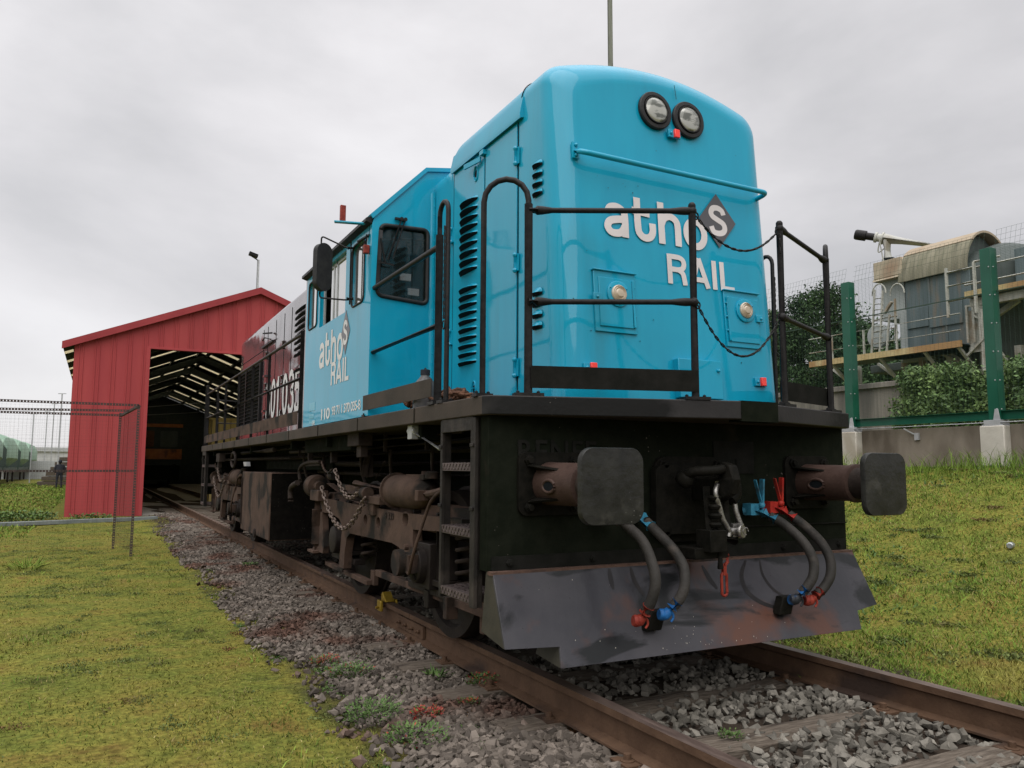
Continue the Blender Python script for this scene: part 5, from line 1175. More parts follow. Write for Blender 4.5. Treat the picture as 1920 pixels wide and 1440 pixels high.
def polar(n, a0, a1, d0, d1, pw):
    """points around the viewer, density falling with distance; angles from +Y towards +X in degrees"""
    a = R(1)*rng.uniform(a0, a1, n); u = rng.uniform(size=n); d = (d0**pw+(d1**pw-d0**pw)*u)**(1/pw); return CAM.x+d*np.sin(a), CAM.y+d*np.cos(a), d
def clump(x, y, s, k): return np.sin(x*s+1.3*np.sin(y*s*.7+k))*np.cos(y*s*1.1+1.7*np.sin(x*s*.6+k*2))
def turf(name, n, a0, a1, d0, d1, cond, mt, label, h0, h1, pw=.55, w0=.0028):
    x, y, d = polar(n, a0, a1, d0, d1, pw); k = cond(x, y); x, y, d = x[k], y[k], d[k]
    c = clump(x, y, 2.3, 1)*.5+.5; c2 = clump(x, y, 9, 4)*.5+.5; h = (h0+(h1-h0)*rng.uniform(size=len(x))**2)*(.5+.5*c+.55*c2)
    return blades(name, x, y, h, w0*(1+d*.16)*rng.uniform(.7, 1.4, len(x)), mt, label)
leftc = lambda x, y: (x < -1.72+edge_noise(y)*.8+rng.normal(0, .15, len(x))) & (y > -3.5) & ~((y > 20.9) & (x > -3.9))
turf('lawn_grass', 230000, -18, 26, 1.6, 26, leftc, M['grass'], 'short mossy yellow green grass left of the track', .006, .026, .9, .0034)
turf('dry_grass', 65000, -18, 26, 1.6, 24, lambda x, y: leftc(x, y) & (clump(x, y, 1.7, 6)+.5*clump(x, y, 6, 2) > -.1), M['straw'], 'dead straw coloured blades through the left lawn', .008, .024, .9, .0028)
turf('coarse_tufts', 15000, -18, 26, 1.6, 20, lambda x, y: leftc(x, y) & (clump(x, y, 4.1, 2)*clump(x, y, 1.3, 7) > .12), M['grass2'], 'coarser greener tufts standing out of the left lawn', .02, .06, .9, .0042)
turf('far_grass', 40000, -12, 12, 18, 70, lambda x, y: (x < -4.3), M['grass2'], 'greener grass beyond the wire cage and left of the shed', .04, .12, .9, .006)
rightc = lambda x, y: (x > 1.35+edge_noise(y+3)+rng.normal(0, .16, len(x))) & (x < 9.15)
turf('slope_straw', 50000, 38, 72, 3.2, 19, lambda x, y: rightc(x, y) & (clump(x, y, 1.1, 5)+.4*clump(x, y, 5, 1) > .0), M['straw'], 'dead straw coloured blades on the right slope', .010, .045, 1.1, .0032)
turf('slope_tufts', 17000, 38, 72, 3.2, 19, lambda x, y: rightc(x, y) & (clump(x, y, 2.7, 3)*clump(x, y, .9, 1) > .10), M['weed'], 'dark green leafy tufts on the right slope', .02, .07, 1.1, .0075)
turf('slope_grass', 170000, 38, 72, 3.2, 20, rightc, M['grass2'], 'green grass on the slope below the concrete wall', .010, .060, 1.1, .0036)
x, y, d = polar(9000, 44, 68, 11, 18, 1); k = (x > 7.6) & (x < 9.2) & (clump(x, y, 1.5, 3) > -.5); x, y = x[k], y[k]; blades('tall_wall_grass', x, y, rng.uniform(.12, .42, len(x)), rng.uniform(.006, .012, len(x)), M['grass2'], 'tall rough grass along the foot of the concrete wall', .8)
def leaf_mass(name, centers, n, size, mt, parent=None, squash=1.0, shell=.55):
    """many leaf-sized faces through a cloud of blobs; centers: (x,y,z,rx,ry,rz)"""
    C_ = np.array(centers, float); vol = C_[:, 3]*C_[:, 4]*C_[:, 5]; idx = rng.choice(len(C_), n, p=vol/vol.sum())
    d = rng.normal(size=(n, 3)); d /= np.linalg.norm(d, axis=1)[:, None]; r = shell+(1-shell)*rng.uniform(size=n)**.6; r *= 1+.12*rng.normal(size=n)
    p = C_[idx, :3]+d*r[:, None]*C_[idx, 3:]
    u = rng.normal(size=(n, 3)); u /= np.linalg.norm(u, axis=1)[:, None]; nrm = d+.9*rng.normal(size=(n, 3)); v_ = np.cross(u, nrm); v_ /= np.linalg.norm(v_, axis=1)[:, None]
    s = size*rng.uniform(.5, 1.3, n)[:, None]
    vv = np.stack([p-u*s, p+v_*s*.55*squash, p+u*s, p-v_*s*.55*squash], 1).reshape(-1, 3); f = np.arange(n*4).reshape(-1, 4)
    if parent is not None: vv = vv-np.array(parent.location)
    return np_mesh(name, vv, f, 4, mt, parent)
def edge_blobs(n, y0, y1, spread, pw=2.0, x0=-1.72, sgn=1):
    o = []
    for k in range(n):
        y = y0+(y1-y0)*random.random()**pw; x = x0+sgn*float(edge_noise(y))*.8+random.gauss(0, spread); r = random.uniform(.03, .11); o.append((x, y, float(gz(x, y))+.006, r, r*1.1, random.uniform(.008, .022)))
    return o
o = leaf_mass('creeping_weeds', edge_blobs(110, -.9, 8, .13)+edge_blobs(70, -.9, 1.6, .12, 1.0, -1.52), 28000, .0075, M['weed'], shell=.1); tag(o, 'low creeping green weeds where the left lawn meets the ballast', 'weeds', kind='stuff')
o = leaf_mass('rusty_moss', edge_blobs(60, -.7, 12, .22, 1.4, -1.55), 8000, .007, M['rmoss'], shell=.1); tag(o, 'reddish brown moss patches spreading over the ballast edge', 'moss', kind='stuff')
o = leaf_mass('lawn_herbs', [(x, y, float(gz(x, y))+.006, random.uniform(.04, .20), random.uniform(.04, .20), .012) for x, y in [(random.uniform(-6.5, -1.8), -2.2+14*random.random()**1.4) for k in range(260)]], 30000, .0085, M['herb'], shell=.1); tag(o, 'grey green low herbs dotted through the left lawn', 'herbs', kind='stuff')
o = leaf_mass('slope_herbs', [(x, y, float(gz(x, y))+.01, random.uniform(.05, .26), random.uniform(.05, .26), .02) for x, y in [(random.uniform(1.5, 9), random.uniform(-1.5, 8)) for k in range(220)]], 26000, .016, M['herb'], shell=.1); tag(o, 'darker herbs dotted over the right slope', 'herbs', kind='stuff')
# dandelion-like low leaf rosettes and weeds in the ballast: things
def leaf_cluster(mb, c, r, n, lw, ll, up=.5, mats=1, redp=0):
    for k in range(n):
        a = random.uniform(0, 6.28); rr = r*math.sqrt(random.random()); p = Vector(c)+V(rr*math.cos(a), rr*math.sin(a), random.uniform(0, up*r))
        d = V(math.cos(a)+random.gauss(0, .5), math.sin(a)+random.gauss(0, .5), random.uniform(.1, 1.1)).normalized(); s = d.cross(V(random.gauss(0, .3), random.gauss(0, .3), 1)).normalized()
        l = ll*random.uniform(.6, 1.2); w_ = lw*random.uniform(.6, 1.2)
        mb.mi = 1 if (redp and random.random() < redp) else 0
        mb.poly([p, p+d*l*.45+s*w_/2, p+d*l, p+d*l*.45-s*w_/2])
    mb.mi = 0
def weed(name, px, py, r, n, lw, ll, up, label, redp=0, m0='weed', z0=-.19, cat='plant', group=None):
    c = P(px, py, 'z', z0); mb = MB(); leaf_cluster(mb, (c.x, c.y, z0-.01), r, n, lw, ll, up, redp=redp)
    o = mb.build(name, [M[m0], M['weedred']], None, smooth=0, recalc=False); tag(o, label, cat, group or 'weeds growing in the ballast')
weed('green_weed', 700, 1345, .15, 700, .012, .022, .55, 'bushy bright green weed clump at the ballast edge')
weed('red_succulent', 905, 1285, .10, 420, .012, .022, .7, 'dark green stonecrop with red tips against the left rail', .22)
weed('red_succulent', 800, 1342, .09, 420, .012, .020, .45, 'reddish brown stonecrop mat with crimson tips in pale stones', .75)
weed('leafy_rosette', 818, 1268, .05, 34, .018, .09, .3, 'small bright green flat leaf rosette on the brown gravel')
weed('green_weed', 655, 1262, .16, 620, .011, .020, .35, 'low dull green weed spreading among brown stones', .05)
weed('red_succulent', 610, 1240, .11, 420, .010, .018, .35, 'orange red low weed mat at the grass edge of the ballast', .45)
weed('green_weed', 1372, 1388, .06, 260, .010, .018, .8, 'little fresh green weed between the rails on a sleeper')
weed('red_succulent', 880, 1318, .06, 160, .012, .02, .5, 'tiny green stonecrop patch with two red heads near a sleeper end', .4)
weed('red_succulent', 1740, 1330, .12, 240, .010, .018, .4, 'sparse reddish weed beside the stones right of the near rail joint', .35, z0=-.18)
weed('green_weed', 780, 1385, .16, 520, .012, .022, .35, 'dull olive weed patch low in the photo where grass meets stones', .02)
weed('green_weed', 470, 1060, .10, 260, .014, .03, .4, 'dark green weed tuft between rail and brown gravel far along')
weed('tall_grass_tuft', 50, 1068, .16, 130, .012, .19, .4, 'taller green grass tuft on the lawn near the wire cage', m0='grass2', z0=-.23, group='tufts on the lawn')
weed('broad_leaf_plant', 1845, 880, .22, 120, .05, .30, .5, 'broad dark green leaf plant at the foot of the pale pier', z0=1.05, group='plants by the wall')
weed('scrub_plant', 1900, 858, .35, 500, .05, .07, .8, 'dark leafy scrub on the right of the pale pier', z0=1.1, group='plants by the wall')
mb = MB(); leaf_cluster(mb, (-4.9, 19.8, -.25), .9, 900, .05, .09, .25); leaf_cluster(mb, (-6.0, 19.5, -.25), 1.0, 800, .05, .09, .2); leaf_cluster(mb, (-3.2, 19.6, -.25), .5, 500, .04, .07, .3)
o = mb.build('low_scrub', [M['weed'], M['weedred']], None, smooth=0, recalc=False); tag(o, 'low grey green scrub along the foot of the red shed', 'plant', 'plants by the shed')

# ------------------------------------------------------------------ red shed
SY, SY1 = 21.0, 62.0; SXL, SXR, APX = -3.88, 5.9, 1.0; EZ, AZ = 4.55, 6.50; GZ = -.24
def rz(x): return EZ+(AZ-EZ)*(1-abs(x-APX)/(APX-SXL))
shed = root('engine_shed', (1, 41, -.2), 'red sheet metal engine shed with an open doorway over the track', 'shed')
def wall_panel(name, pts, n_ribs):
    mb = MB(); mb.prism([(x, SY, z) for x, z in pts], (0, .05, 0)); o = mb.build(name, M['sred'], shed); return o
DL, DR, DT = -1.97, 2.3, 4.50
wall_panel('front_wall', [(SXL, GZ), (DL, GZ), (DL, DT), (DR, DT), (DR, GZ), (SXR, GZ), (SXR, rz(SXR)), (APX, AZ), (SXL, rz(SXL))], 0)
mb = MB(); x = SXL+.12; k = 0
while x < SXR:
    z0 = DT if DL < x < DR else GZ; z1 = rz(x)-.02
    mb.prism([(x-.022, SY, z0), (x-.012, SY-.022, z0), (x+.012, SY-.022, z0), (x+.022, SY, z0)], (0, 0, z1-z0))
    x += .10 if k % 2 == 0 else .30; k += 1
mb.build('cladding_ribs', M['sred'], shed, smooth=20)
mb = MB(); mb.box((DL-.10, SY-.05, GZ), (DL, SY+.10, DT+.06)); mb.box((DL, SY-.05, DT), (DR, SY+.1, DT+.06)); mb.box((DR, SY-.05, GZ), (DR+.1, SY+.1, DT+.06)); mb.build('door_frame', M['sred'], shed, bevel=.004)
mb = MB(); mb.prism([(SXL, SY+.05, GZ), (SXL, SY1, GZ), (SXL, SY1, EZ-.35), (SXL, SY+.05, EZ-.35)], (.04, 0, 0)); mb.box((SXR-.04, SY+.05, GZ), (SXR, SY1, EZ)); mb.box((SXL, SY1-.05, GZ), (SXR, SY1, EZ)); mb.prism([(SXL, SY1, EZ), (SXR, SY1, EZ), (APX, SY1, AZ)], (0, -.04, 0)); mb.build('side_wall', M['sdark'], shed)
# roof in bays: opaque sheets and translucent strips, overhanging the eaves
OV = .30
def slope(side, ya, yb, z_off, th, mt, name, s0=0, s1=1):
    e = SXL-OV if side < 0 else SXR+OV; hw = APX-SXL+OV; ez = AZ-(AZ-EZ)*(hw/(APX-SXL))
    def pt(t): return (e+(APX-e)*t, ez+(AZ-ez)*t)
    (xa, za), (xb, zb) = pt(s0), pt(s1); mb = MB(); mb.prism([(xa, ya, za+z_off), (xb, ya, zb+z_off), (xb, ya, zb+z_off+th), (xa, ya, za+z_off+th)], (0, yb-ya, 0)); return mb.build(name, mt, shed)
y = SY-.12; k = 0
while y < SY1:
    yo = min(y+1.6, SY1+.2)
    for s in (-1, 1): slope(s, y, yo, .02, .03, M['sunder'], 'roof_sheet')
    if yo < SY1:
        for s in (-1, 1): slope(s, yo, yo+.6, .02, .03, M['skylight'], 'skylight_strip')
    y = yo+.6; k += 1
for s in (-1, 1):
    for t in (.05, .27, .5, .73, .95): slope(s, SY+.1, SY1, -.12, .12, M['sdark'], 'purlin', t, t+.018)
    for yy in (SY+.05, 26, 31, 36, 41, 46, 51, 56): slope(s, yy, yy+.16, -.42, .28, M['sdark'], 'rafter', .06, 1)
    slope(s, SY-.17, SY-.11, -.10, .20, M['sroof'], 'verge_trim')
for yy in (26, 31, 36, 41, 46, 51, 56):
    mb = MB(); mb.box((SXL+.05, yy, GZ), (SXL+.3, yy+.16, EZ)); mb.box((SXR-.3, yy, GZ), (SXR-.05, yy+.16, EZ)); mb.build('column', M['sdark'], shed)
mb = MB(); mb.box((SXL, SY+.02, GZ-.05), (SXR, SY1, GZ+.035)); mb.build('shed_floor', M['concrete'], shed)
mb = MB(); mb.tube([(-1.9, 27, 3.2), (3.5, 27, 3.9)], .012, 6); mb.tube([(-1.9, 34, 3.3), (3.5, 34, 3.8)], .012, 6); mb.build('tie_rod', M['galv'], shed)
# orange locomotive inside
OY = 50.0; OX = P(340, 850, 'y', OY).x-1.4
def oz(py): return P(310, py, 'y', OY).z
ol = root('orange_locomotive', (OX, OY, 0), 'orange and black locomotive parked in the dark back of the shed', 'locomotive')
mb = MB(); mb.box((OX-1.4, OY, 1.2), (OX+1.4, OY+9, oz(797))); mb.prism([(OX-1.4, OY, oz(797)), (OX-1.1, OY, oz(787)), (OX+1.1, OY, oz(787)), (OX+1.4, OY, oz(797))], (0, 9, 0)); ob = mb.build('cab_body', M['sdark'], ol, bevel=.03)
mb = MB(); mb.box((OX-1.42, OY-.03, oz(861)), (OX+1.42, OY+.05, oz(842))); mb.build('front_band', M['orange'], ol, bevel=.01)
mb = MB(); mb.box((OX-1.42, OY-.05, oz(801)), (OX+1.42, OY+.05, oz(795))); mb.build('roof_band', M['orange'], ol, bevel=.01)
for xa in (-1.2, .15): mb = MB(); mb.prism(roundquad([(OX+xa, OY-.015, oz(838)), (OX+xa+1.0, OY-.015, oz(838)), (OX+xa+1.0, OY-.015, oz(808)), (OX+xa, OY-.015, oz(808))], .08), (0, .02, 0)); mb.build('window', M['rusty'] if xa < 0 else M['inddark'], ol)
mb = MB(); mb.box((OX-1.35, OY+.05, .3), (OX+1.35, OY+9, 1.2)); mb.build('underframe', M['blackdirt'], ol)
for xa in (-.975, .975): mb = MB(); mb.lathe((OX+xa, OY, 1.05), (0, -1, 0), [(0, .1), (.5, .1), (.5, .22), (.55, .22)], 16); mb.build('buffer', M['blackdirt'], ol)
for xa in (-.9, .78): mb = MB(); mb.lathe((OX+xa, OY+1.5, .5), (1, 0, 0), [(0, .5), (.13, .5)], 20); mb.build('wheel', M['wheel'], ol)
for xa in (-.5, .6): mb = MB(); mb.tube([(OX+xa, OY-.02, oz(795)), (OX+xa, OY-.05, oz(788))], .03); mb.lathe((OX+xa, OY-.05, oz(786)), (0, -1, 0), [(0, .1), (.05, .1)], 12); mb.build('lamp', M['sdark'], ol)
# yellow timber in the shed
yp_ = P(395, 835, 'y', 27); yq = P(447, 788, 'y', 27)
tr = root('yellow_cabinet', ((yp_.x+yq.x)/2, 27.3, GZ+.04), 'pale yellow boarded cabinet standing inside the shed behind the locomotive railing', 'cabinet')
mb = MB(); mb.box((yp_.x, 27, GZ+.04), (yq.x+.3, 27.8, yq.z)); mb.build('body', M['yellow'], tr, bevel=.01)
mb = MB(); mb.box((yp_.x-.05, 26.95, yq.z), (yq.x+.35, 27.85, yq.z+.06)); mb.build('top', M['yellow'], tr)
mb = MB(); k = yp_.x
while k < yq.x+.2: mb.box((k, 26.985, GZ+.1), (k+.02, 27, yq.z-.03)); k += .22
mb.build('board_gaps', M['rusty'], tr)
# steel beam lying on the grass
a = V(-9.5, 16.6, -.20); b = V(-1.72, 18.95, -.19); mb = MB(); mb.bar(a, b, .22, .09, (0, 0, 1)); o = mb.build('steel_beam', M['dullsteel'], None, bevel=.006); tag(o, 'long dull grey steel beam lying on the grass before the red shed', 'beam')

# ------------------------------------------------------------------ wire cage
cage = root('wire_cage', (-2.63, 9.9, -.23), 'low cage of slotted angle iron and fine wire mesh on the grass', 'fence')
CZ = 2.10; yA = 9.9
def angle_bar(mb, a, b, s=.035):
    a, b = Vector(a), Vector(b); d = (b-a).normalized(); n = V(0, 1, 0) if abs(d.y) < .8 else V(1, 0, 0); u = d.cross(n).normalized()
    L_ = (b-a).length; k = 0; step = .042
    while k*step < L_:   # slotted web: solid rungs between the holes
        c = a+d*(k*step+step*.25); mb.obox(c, d*step*.36, u*s/2, n*.0015); k += 1
    for e in (-1, 1): mb.obox((a+b)/2+u*e*s*.42, d*L_/2, u*s*.10, n*.002)
    mb.obox((a+b)/2+u*s/2+n*s/2, d*L_/2, u*.0015, n*s/2)
for (a, b, nm) in (((-2.63, yA, -.23), (-2.63, yA, CZ), 'post'), ((-2.85, yA+1.5, -.23), (-2.85, yA+1.5, CZ-.05), 'post'), ((-9.5, yA, CZ), (-2.63, yA, CZ), 'top_bar'), ((-9.5, yA+1.5, CZ-.1), (-2.85, yA+1.5, CZ-.08), 'top_bar'), ((-9.5, yA+.1, 1.05), (-2.63, yA+.1, 1.08), 'middle_bar'), ((-2.63, yA, CZ), (-2.85, yA+1.5, CZ-.08), 'side_bar'), ((-6.2, yA, CZ), (-6.3, yA+1.5, CZ-.08), 'side_bar'), ((-9.5, yA+.8, CZ-.18), (-2.75, yA+.8, CZ-.04), 'top_bar')):
    mb = MB(); angle_bar(mb, a, b, .036 if nm != 'middle_bar' else .03); mb.build(nm, M['angle'], cage)
def wire_grid(name, o_, eu, ev, lu, lv, pu, pv, r, mt, parent, wob=0):
    """wires as slim prisms: pu/pv pitches"""
    o_, eu, ev = Vector(o_), Vector(eu).normalized(), Vector(ev).normalized(); nn = eu.cross(ev).normalized(); vs = []; fs = []
    def wire(a, b):
        d = (b-a).normalized(); s = d.cross(nn).normalized(); k = len(vs)
        for q in (a, b):
            for (i, j) in ((1, 1), (-1, 1), (-1, -1), (1, -1)): vs.append(q+(s*i+nn*j)*r*.8)
        for i in range(4): fs.append((k+i, k+(i+1) % 4, k+4+(i+1) % 4, k+4+i))
    u = 0
    while u <= lu+1e-6:
        a = o_+eu*u; wire(a, a+ev*lv); u += pu
    v_ = 0
    while v_ <= lv+1e-6:
        a = o_+ev*v_+nn*r; wire(a, a+eu*lu); v_ += pv
    return np_mesh(name, np.array([q[:] for q in vs])-np.array(parent.location), np.array(fs), 4, mt, parent)
wire_grid('wire_mesh', (-9.5, yA, -.15), (1, 0, 0), (0, 0, 1), 6.85, CZ+.12, .055, .055, .0006, M['angle'], cage)
wire_grid('wire_mesh', (-2.63, yA, -.15), (-.14, 1, 0), (0, 0, 1), 1.5, CZ+.10, .05, .05, .0009, M['angle'], cage)
wire_grid('wire_mesh', (-9.5, yA+1.5, .1), (1, 0, 0), (0, 0, 1), 6.6, CZ-.25, .055, .055, .0006, M['angle'], cage)

# ------------------------------------------------------------------ right-hand wall and fence
WX = 9.2; TOPZ = 1.86
wall = root('low_concrete_wall', (WX, 5, .8), 'low stained concrete wall under the green mesh fence', 'wall')
PY_ = [-1.8, .95, 3.66, 6.33, 9.0, 11.7, 14.4, 17.1]
for a, b in zip(PY_, PY_[1:]):
    mb = MB(); mb.box((WX+.02, a+.19, .7), (WX+.2, b-.19, TOPZ)); mb.build('wall_bay', M['wallc'], wall, bevel=.008)
for k, yv in enumerate(PY_):
    mb = MB(); mb.box((WX-.14, yv-.19, .7), (WX+.24, yv+.19, TOPZ-.02)); pr_ = mb.build('pier', M['pier'], wall, bevel=.015)
    mb = MB(); mb.box((WX-.30, yv-.30, .7), (WX+.3, yv+.34, 1.17)); mb.build('pier_footing', M['pier'], wall, bevel=.01)
fence = root('green_mesh_fence', (WX, 5, TOPZ), 'tall green steel fence with fine welded mesh above the low wall', 'fence')
for k, yv in enumerate(PY_):
    mb = MB(); d_ = .085
    for s in (-1, 1): mb.box((WX+.03+s*.075-.006, yv-d_, TOPZ+.07), (WX+.03+s*.075+.006, yv+d_, 4.66))
    mb.box((WX-.04, yv-.005, TOPZ+.07), (WX+.10, yv+.005, 4.66)); mb.box((WX-.056, yv-d_-.004, TOPZ+.07), (WX+.112, yv-d_, 4.66))
    po = mb.build('post', M['green'], fence, bevel=.002)
    mb = MB()
    for z in np.arange(2.1, 4.7, .45): mb.sphere((WX-.052, yv-.05, z), .013, 6); mb.sphere((WX+.0, yv-d_-.006, z), .013, 6)
    mb.build('bolts', M['galv'], po)
    mb = MB(); mb.box((WX-.12, yv-.16, TOPZ-.02), (WX+.17, yv+.16, TOPZ+.0)); mb.box((WX-.12, yv-.13, TOPZ), (WX+.12, yv+.13, TOPZ+.07)); mb.prism([(WX-.08, yv-.11, TOPZ+.07), (WX-.08, yv+.0, TOPZ+.07), (WX-.08, yv-.03, TOPZ+.24), (WX-.08, yv-.08, TOPZ+.24)], (.01, 0, 0)); mb.build('base_plate', M['galv'], fence, bevel=.003)
for a, b in zip(PY_, PY_[1:]):
    mb = MB(); zb = TOPZ+.075
    mb.box((WX+.02, a+.09, zb+.006), (WX+.03, b-.09, zb+.134)); mb.box((WX-.03, a+.09, zb), (WX+.08, b-.09, zb+.006)); mb.box((WX-.03, a+.09, zb+.134), (WX+.08, b-.09, zb+.14)); mb.build('bottom_beam', M['green'], fence)
    wire_grid('mesh_panel', (WX+.06, a+.09, zb+.14), (0, 1, 0), (0, 0, 1), b-a-.18, 2.60, .0762, .0254, .0011, M['mesh'], fence)
    # folded top of the panel
    wire_grid('mesh_fold', (WX+.06, a+.09, zb+2.74), (0, 1, 0), (.25, 0, .97), b-a-.18, .30, .0762, .10, .0013, M['mesh'], fence)
    mb = MB(); mb.box((WX+.05, a+.09, zb+2.02), (WX+.07, b-.09, zb+2.035)); mb.build('mid_rail', M['mesh'], fence)
cdt = root('conduit_pipe', (WX-.1, 5, TOPZ), 'galvanised conduit pipe running along the top of the concrete wall', 'pipe')
mb = MB(); mb.tube([(WX-.09, -3, TOPZ+.03), (WX-.09, 17, TOPZ+.03)], .022, 10); mb.build('pipe', M['galv'], cdt, smooth=60)
for yv in (2.2, 5.2, 7.8): mb = MB(); mb.bar((WX-.09, yv, TOPZ), (WX+.02, yv-.15, TOPZ-.12), .03, .02); mb.box((WX-.02, yv-.22, TOPZ-.20), (WX+.02, yv-.14, TOPZ-.08)); mb.build('bracket', M['galv'], cdt)
c = P(1900, 1104, 'x', 5.5); c.z = float(gz(c.x, c.y))+.035
mb = MB(); mb.lathe(c-V(.055, .02, 0), V(.055, .02, .0), [(0, .026), (.006, .032), (.105, .033), (.115, .026)], 16); o = mb.build('drinks_can', M['can'], None, smooth=35); tag(o, 'crushed silver and blue drinks can lying on the grass slope', 'can')
# retaining wall + ivy hedge behind
rw = root('boarded_concrete_wall', (12.5, 8, 1.2), 'tall weathered board marked concrete wall behind the fence', 'wall')
mb = MB(); mb.box((12.5, -6, .9), (12.8, 40, 3.05)); mb.build('wall_slab', M['wallc2'], rw, bevel=.01)
mb = MB(); mb.box((12.42, -6, 3.0), (12.88, 40, 3.12)); mb.build('coping', M['wallc2'], rw, bevel=.01)
def hedge(name, label, y0, y1, xc, z0, z1, n, mt):
    cs = []; y = y0
    while y < y1: cs.append((xc+random.uniform(-.15, .2), y, z0+(z1-z0)*random.uniform(.3, .62), .5, .55, (z1-z0)*random.uniform(.38, .5))); y += .28
    for k in range(10): cs.append((xc, random.uniform(y0, y1), z1-.15, .35, .3, .3))
    o = leaf_mass(name, cs, n, .042, mt, shell=.3); tag(o, label, 'hedge', 'ivy hedges behind the fence')
ya, yb = P(1700, 750, 'x', 12).y, P(1850, 750, 'x', 12).y
hedge('ivy_hedge', 'broad leafy ivy hedge growing over the weathered wall', yb, ya, 12.1, 1.2, 3.2, 26000, M['ivy'])
hedge('ivy_hedge', 'smaller yellowish ivy hedge right of the second green post', P(1995, 750, 'x', 12).y, P(1885, 750, 'x', 12).y, 12.1, 1.2, 3.15, 11000, M['ivy'])

# ------------------------------------------------------------------ industrial plant
IX = 17.0
def I(px, py, x=IX): return P(px, py, 'x', x)
plant = root('dryer_building', (18.5, 10, 1.2), 'raised blue grey plant house with rusty barrel roof and yellow edged walkway', 'industrial building')
yl, yr_ = I(1697, 535).y, I(1818, 505).y; zt = (I(1697, 530).z+I(1815, 503).z)/2; zb = I(1760, 665).z
mb = MB(); mb.box((IX, yr_, zb), (IX+1.9, yl, zt)); body = mb.build('main_body', M['indwall'], plant, bevel=.01)
mb = MB()
for q in (I(1745, 600), I(1775, 600)): mb.box((IX-.03, q.y-.03, zb), (IX, q.y+.03, zt))
q = I(1720, 580); mb.box((IX-.05, q.y-.35, I(0, 0).z*0+I(1720, 615).z), (IX, q.y+.3, I(1720, 578).z)); q = I(1765, 570); mb.box((IX-.05, q.y-.6, I(1765, 612).z), (IX, q.y+.35, I(1765, 568).z))
mb.build('access_door', M['indwall'], plant, bevel=.01)
r_ = .85; xc = IX+r_; yr_ += .25
def arch(xc, zc, rx, rz_, y0, y1, mt, name, a0=0, a1=180, parent=plant, th=.06, n=16, caps=True):
    mb = MB(); pts = [V(xc-rx*math.cos(R(a0+(a1-a0)*k/n)), y0, zc+rz_*math.sin(R(a0+(a1-a0)*k/n))) for k in range(n+1)]
    inn = [V(xc-(rx-th)*math.cos(R(a0+(a1-a0)*k/n)), y0, zc+(rz_-th)*math.sin(R(a0+(a1-a0)*k/n))) for k in range(n+1)]
    mb.prism(pts+inn[::-1], (0, y1-y0, 0)); return mb.build(name, mt, parent, smooth=25)
rzz = P(1838, 437, 'x', xc).z-zt
arch(xc, zt, r_+.14, rzz, yr_-.25, yl+.12, M['indroofg'], 'barrel_roof', 0, 48)
arch(xc, zt, r_+.16, rzz+.02, yr_-.25, yl+.12, M['indroof'], 'barrel_roof_crown', 46, 180)
mb = MB(); mb.prism([V(xc-r_*math.cos(R(180*k/16)), yr_, zt+(rzz-.08)*math.sin(R(180*k/16))) for k in range(17)], (0, .06, 0)); mb.build('end_gable', M['inddark'], plant); mb = MB(); mb.prism([V(xc-r_*math.cos(R(180*k/16)), yl-.06, zt+(rzz-.08)*math.sin(R(180*k/16))) for k in range(17)], (0, .06, 0)); mb.build('end_gable', M['inddark'], plant)
# lower inlet house to the left
y2 = I(1637, 540).y; z2 = I(1660, 520).z
mb = MB(); mb.box((IX+.1, yl+.1, I(1665, 600).z), (IX+2.4, y2-.2, z2)); mb.build('inlet_house', M['indpale'], plant, bevel=.01)
mb = MB(); mb.prism([V(IX-.15, yl+.1, z2-.1), V(IX+.1, yl+.1, z2+.25), V(IX+.9, yl+.1, P(1690, 476, 'x', IX+.9).z-.1), V(IX+1.6, yl+.1, P(1690, 476, 'x', IX+.9).z), V(IX+2.5, yl+.1, z2+.4), V(IX+2.6, yl+.1, z2-.1)], (0, y2-yl-.2, 0)); mb.build('inlet_roof', M['indroofr'], plant, smooth=20)
mb = MB(); q = I(1665, 505); mb.box((IX-.12, q.y-.5, q.z-.25), (IX-.05, q.y+.4, q.z+.25)); mb.build('roof_hatch', M['indroofr'], plant, bevel=.01)
# conveyor pipe with motor
mb = MB(); c0 = I(1655, 447, IX+2.0); c1 = I(1775, 464, IX+2.9); mb.tube([c0, c1+(c1-c0)*.5], .17, 18); mb.lathe(c0+(c0-c1).normalized()*-.02, (c0-c1), [(0, .2), (.05, .2), (.06, .13), (.18, .13), (.2, .17), (.26, .17)], 16)
mb.tube([c0+(c1-c0)*.06, I(1666, 492, IX+2.0)], .16, 16); au = mb.build('auger_pipe', M['palepipe'], plant, smooth=40)
mb = MB(); d = (c0-c1).normalized(); mb.lathe(c0+d*.26, d, [(0, .12), (.25, .12), (.26, .17), (.55, .17), (.6, .15), (.62, .05)], 16); mb.build('motor', M['steel'], plant, smooth=30)
mb = MB(); mb.lathe(I(1666, 485, IX+2.0), (0, 0, -1), [(0, .19), (.25, .19)], 16); mb.build('pipe_joint', M['seam'], plant); mb = MB(); mb.tube([c0+d*-.1+V(-.2, .1, 0), I(1657, 492, IX+1.8)], .03, 6); mb.tube(spline([c0+d*.1+V(0, 0, -.1), c0+d*0+V(-.1, .1, -.45), c0-d*.15+V(0, 0, -.2)], 6), .02, 6); mb.build('support_strut', M['offwhite'], plant)
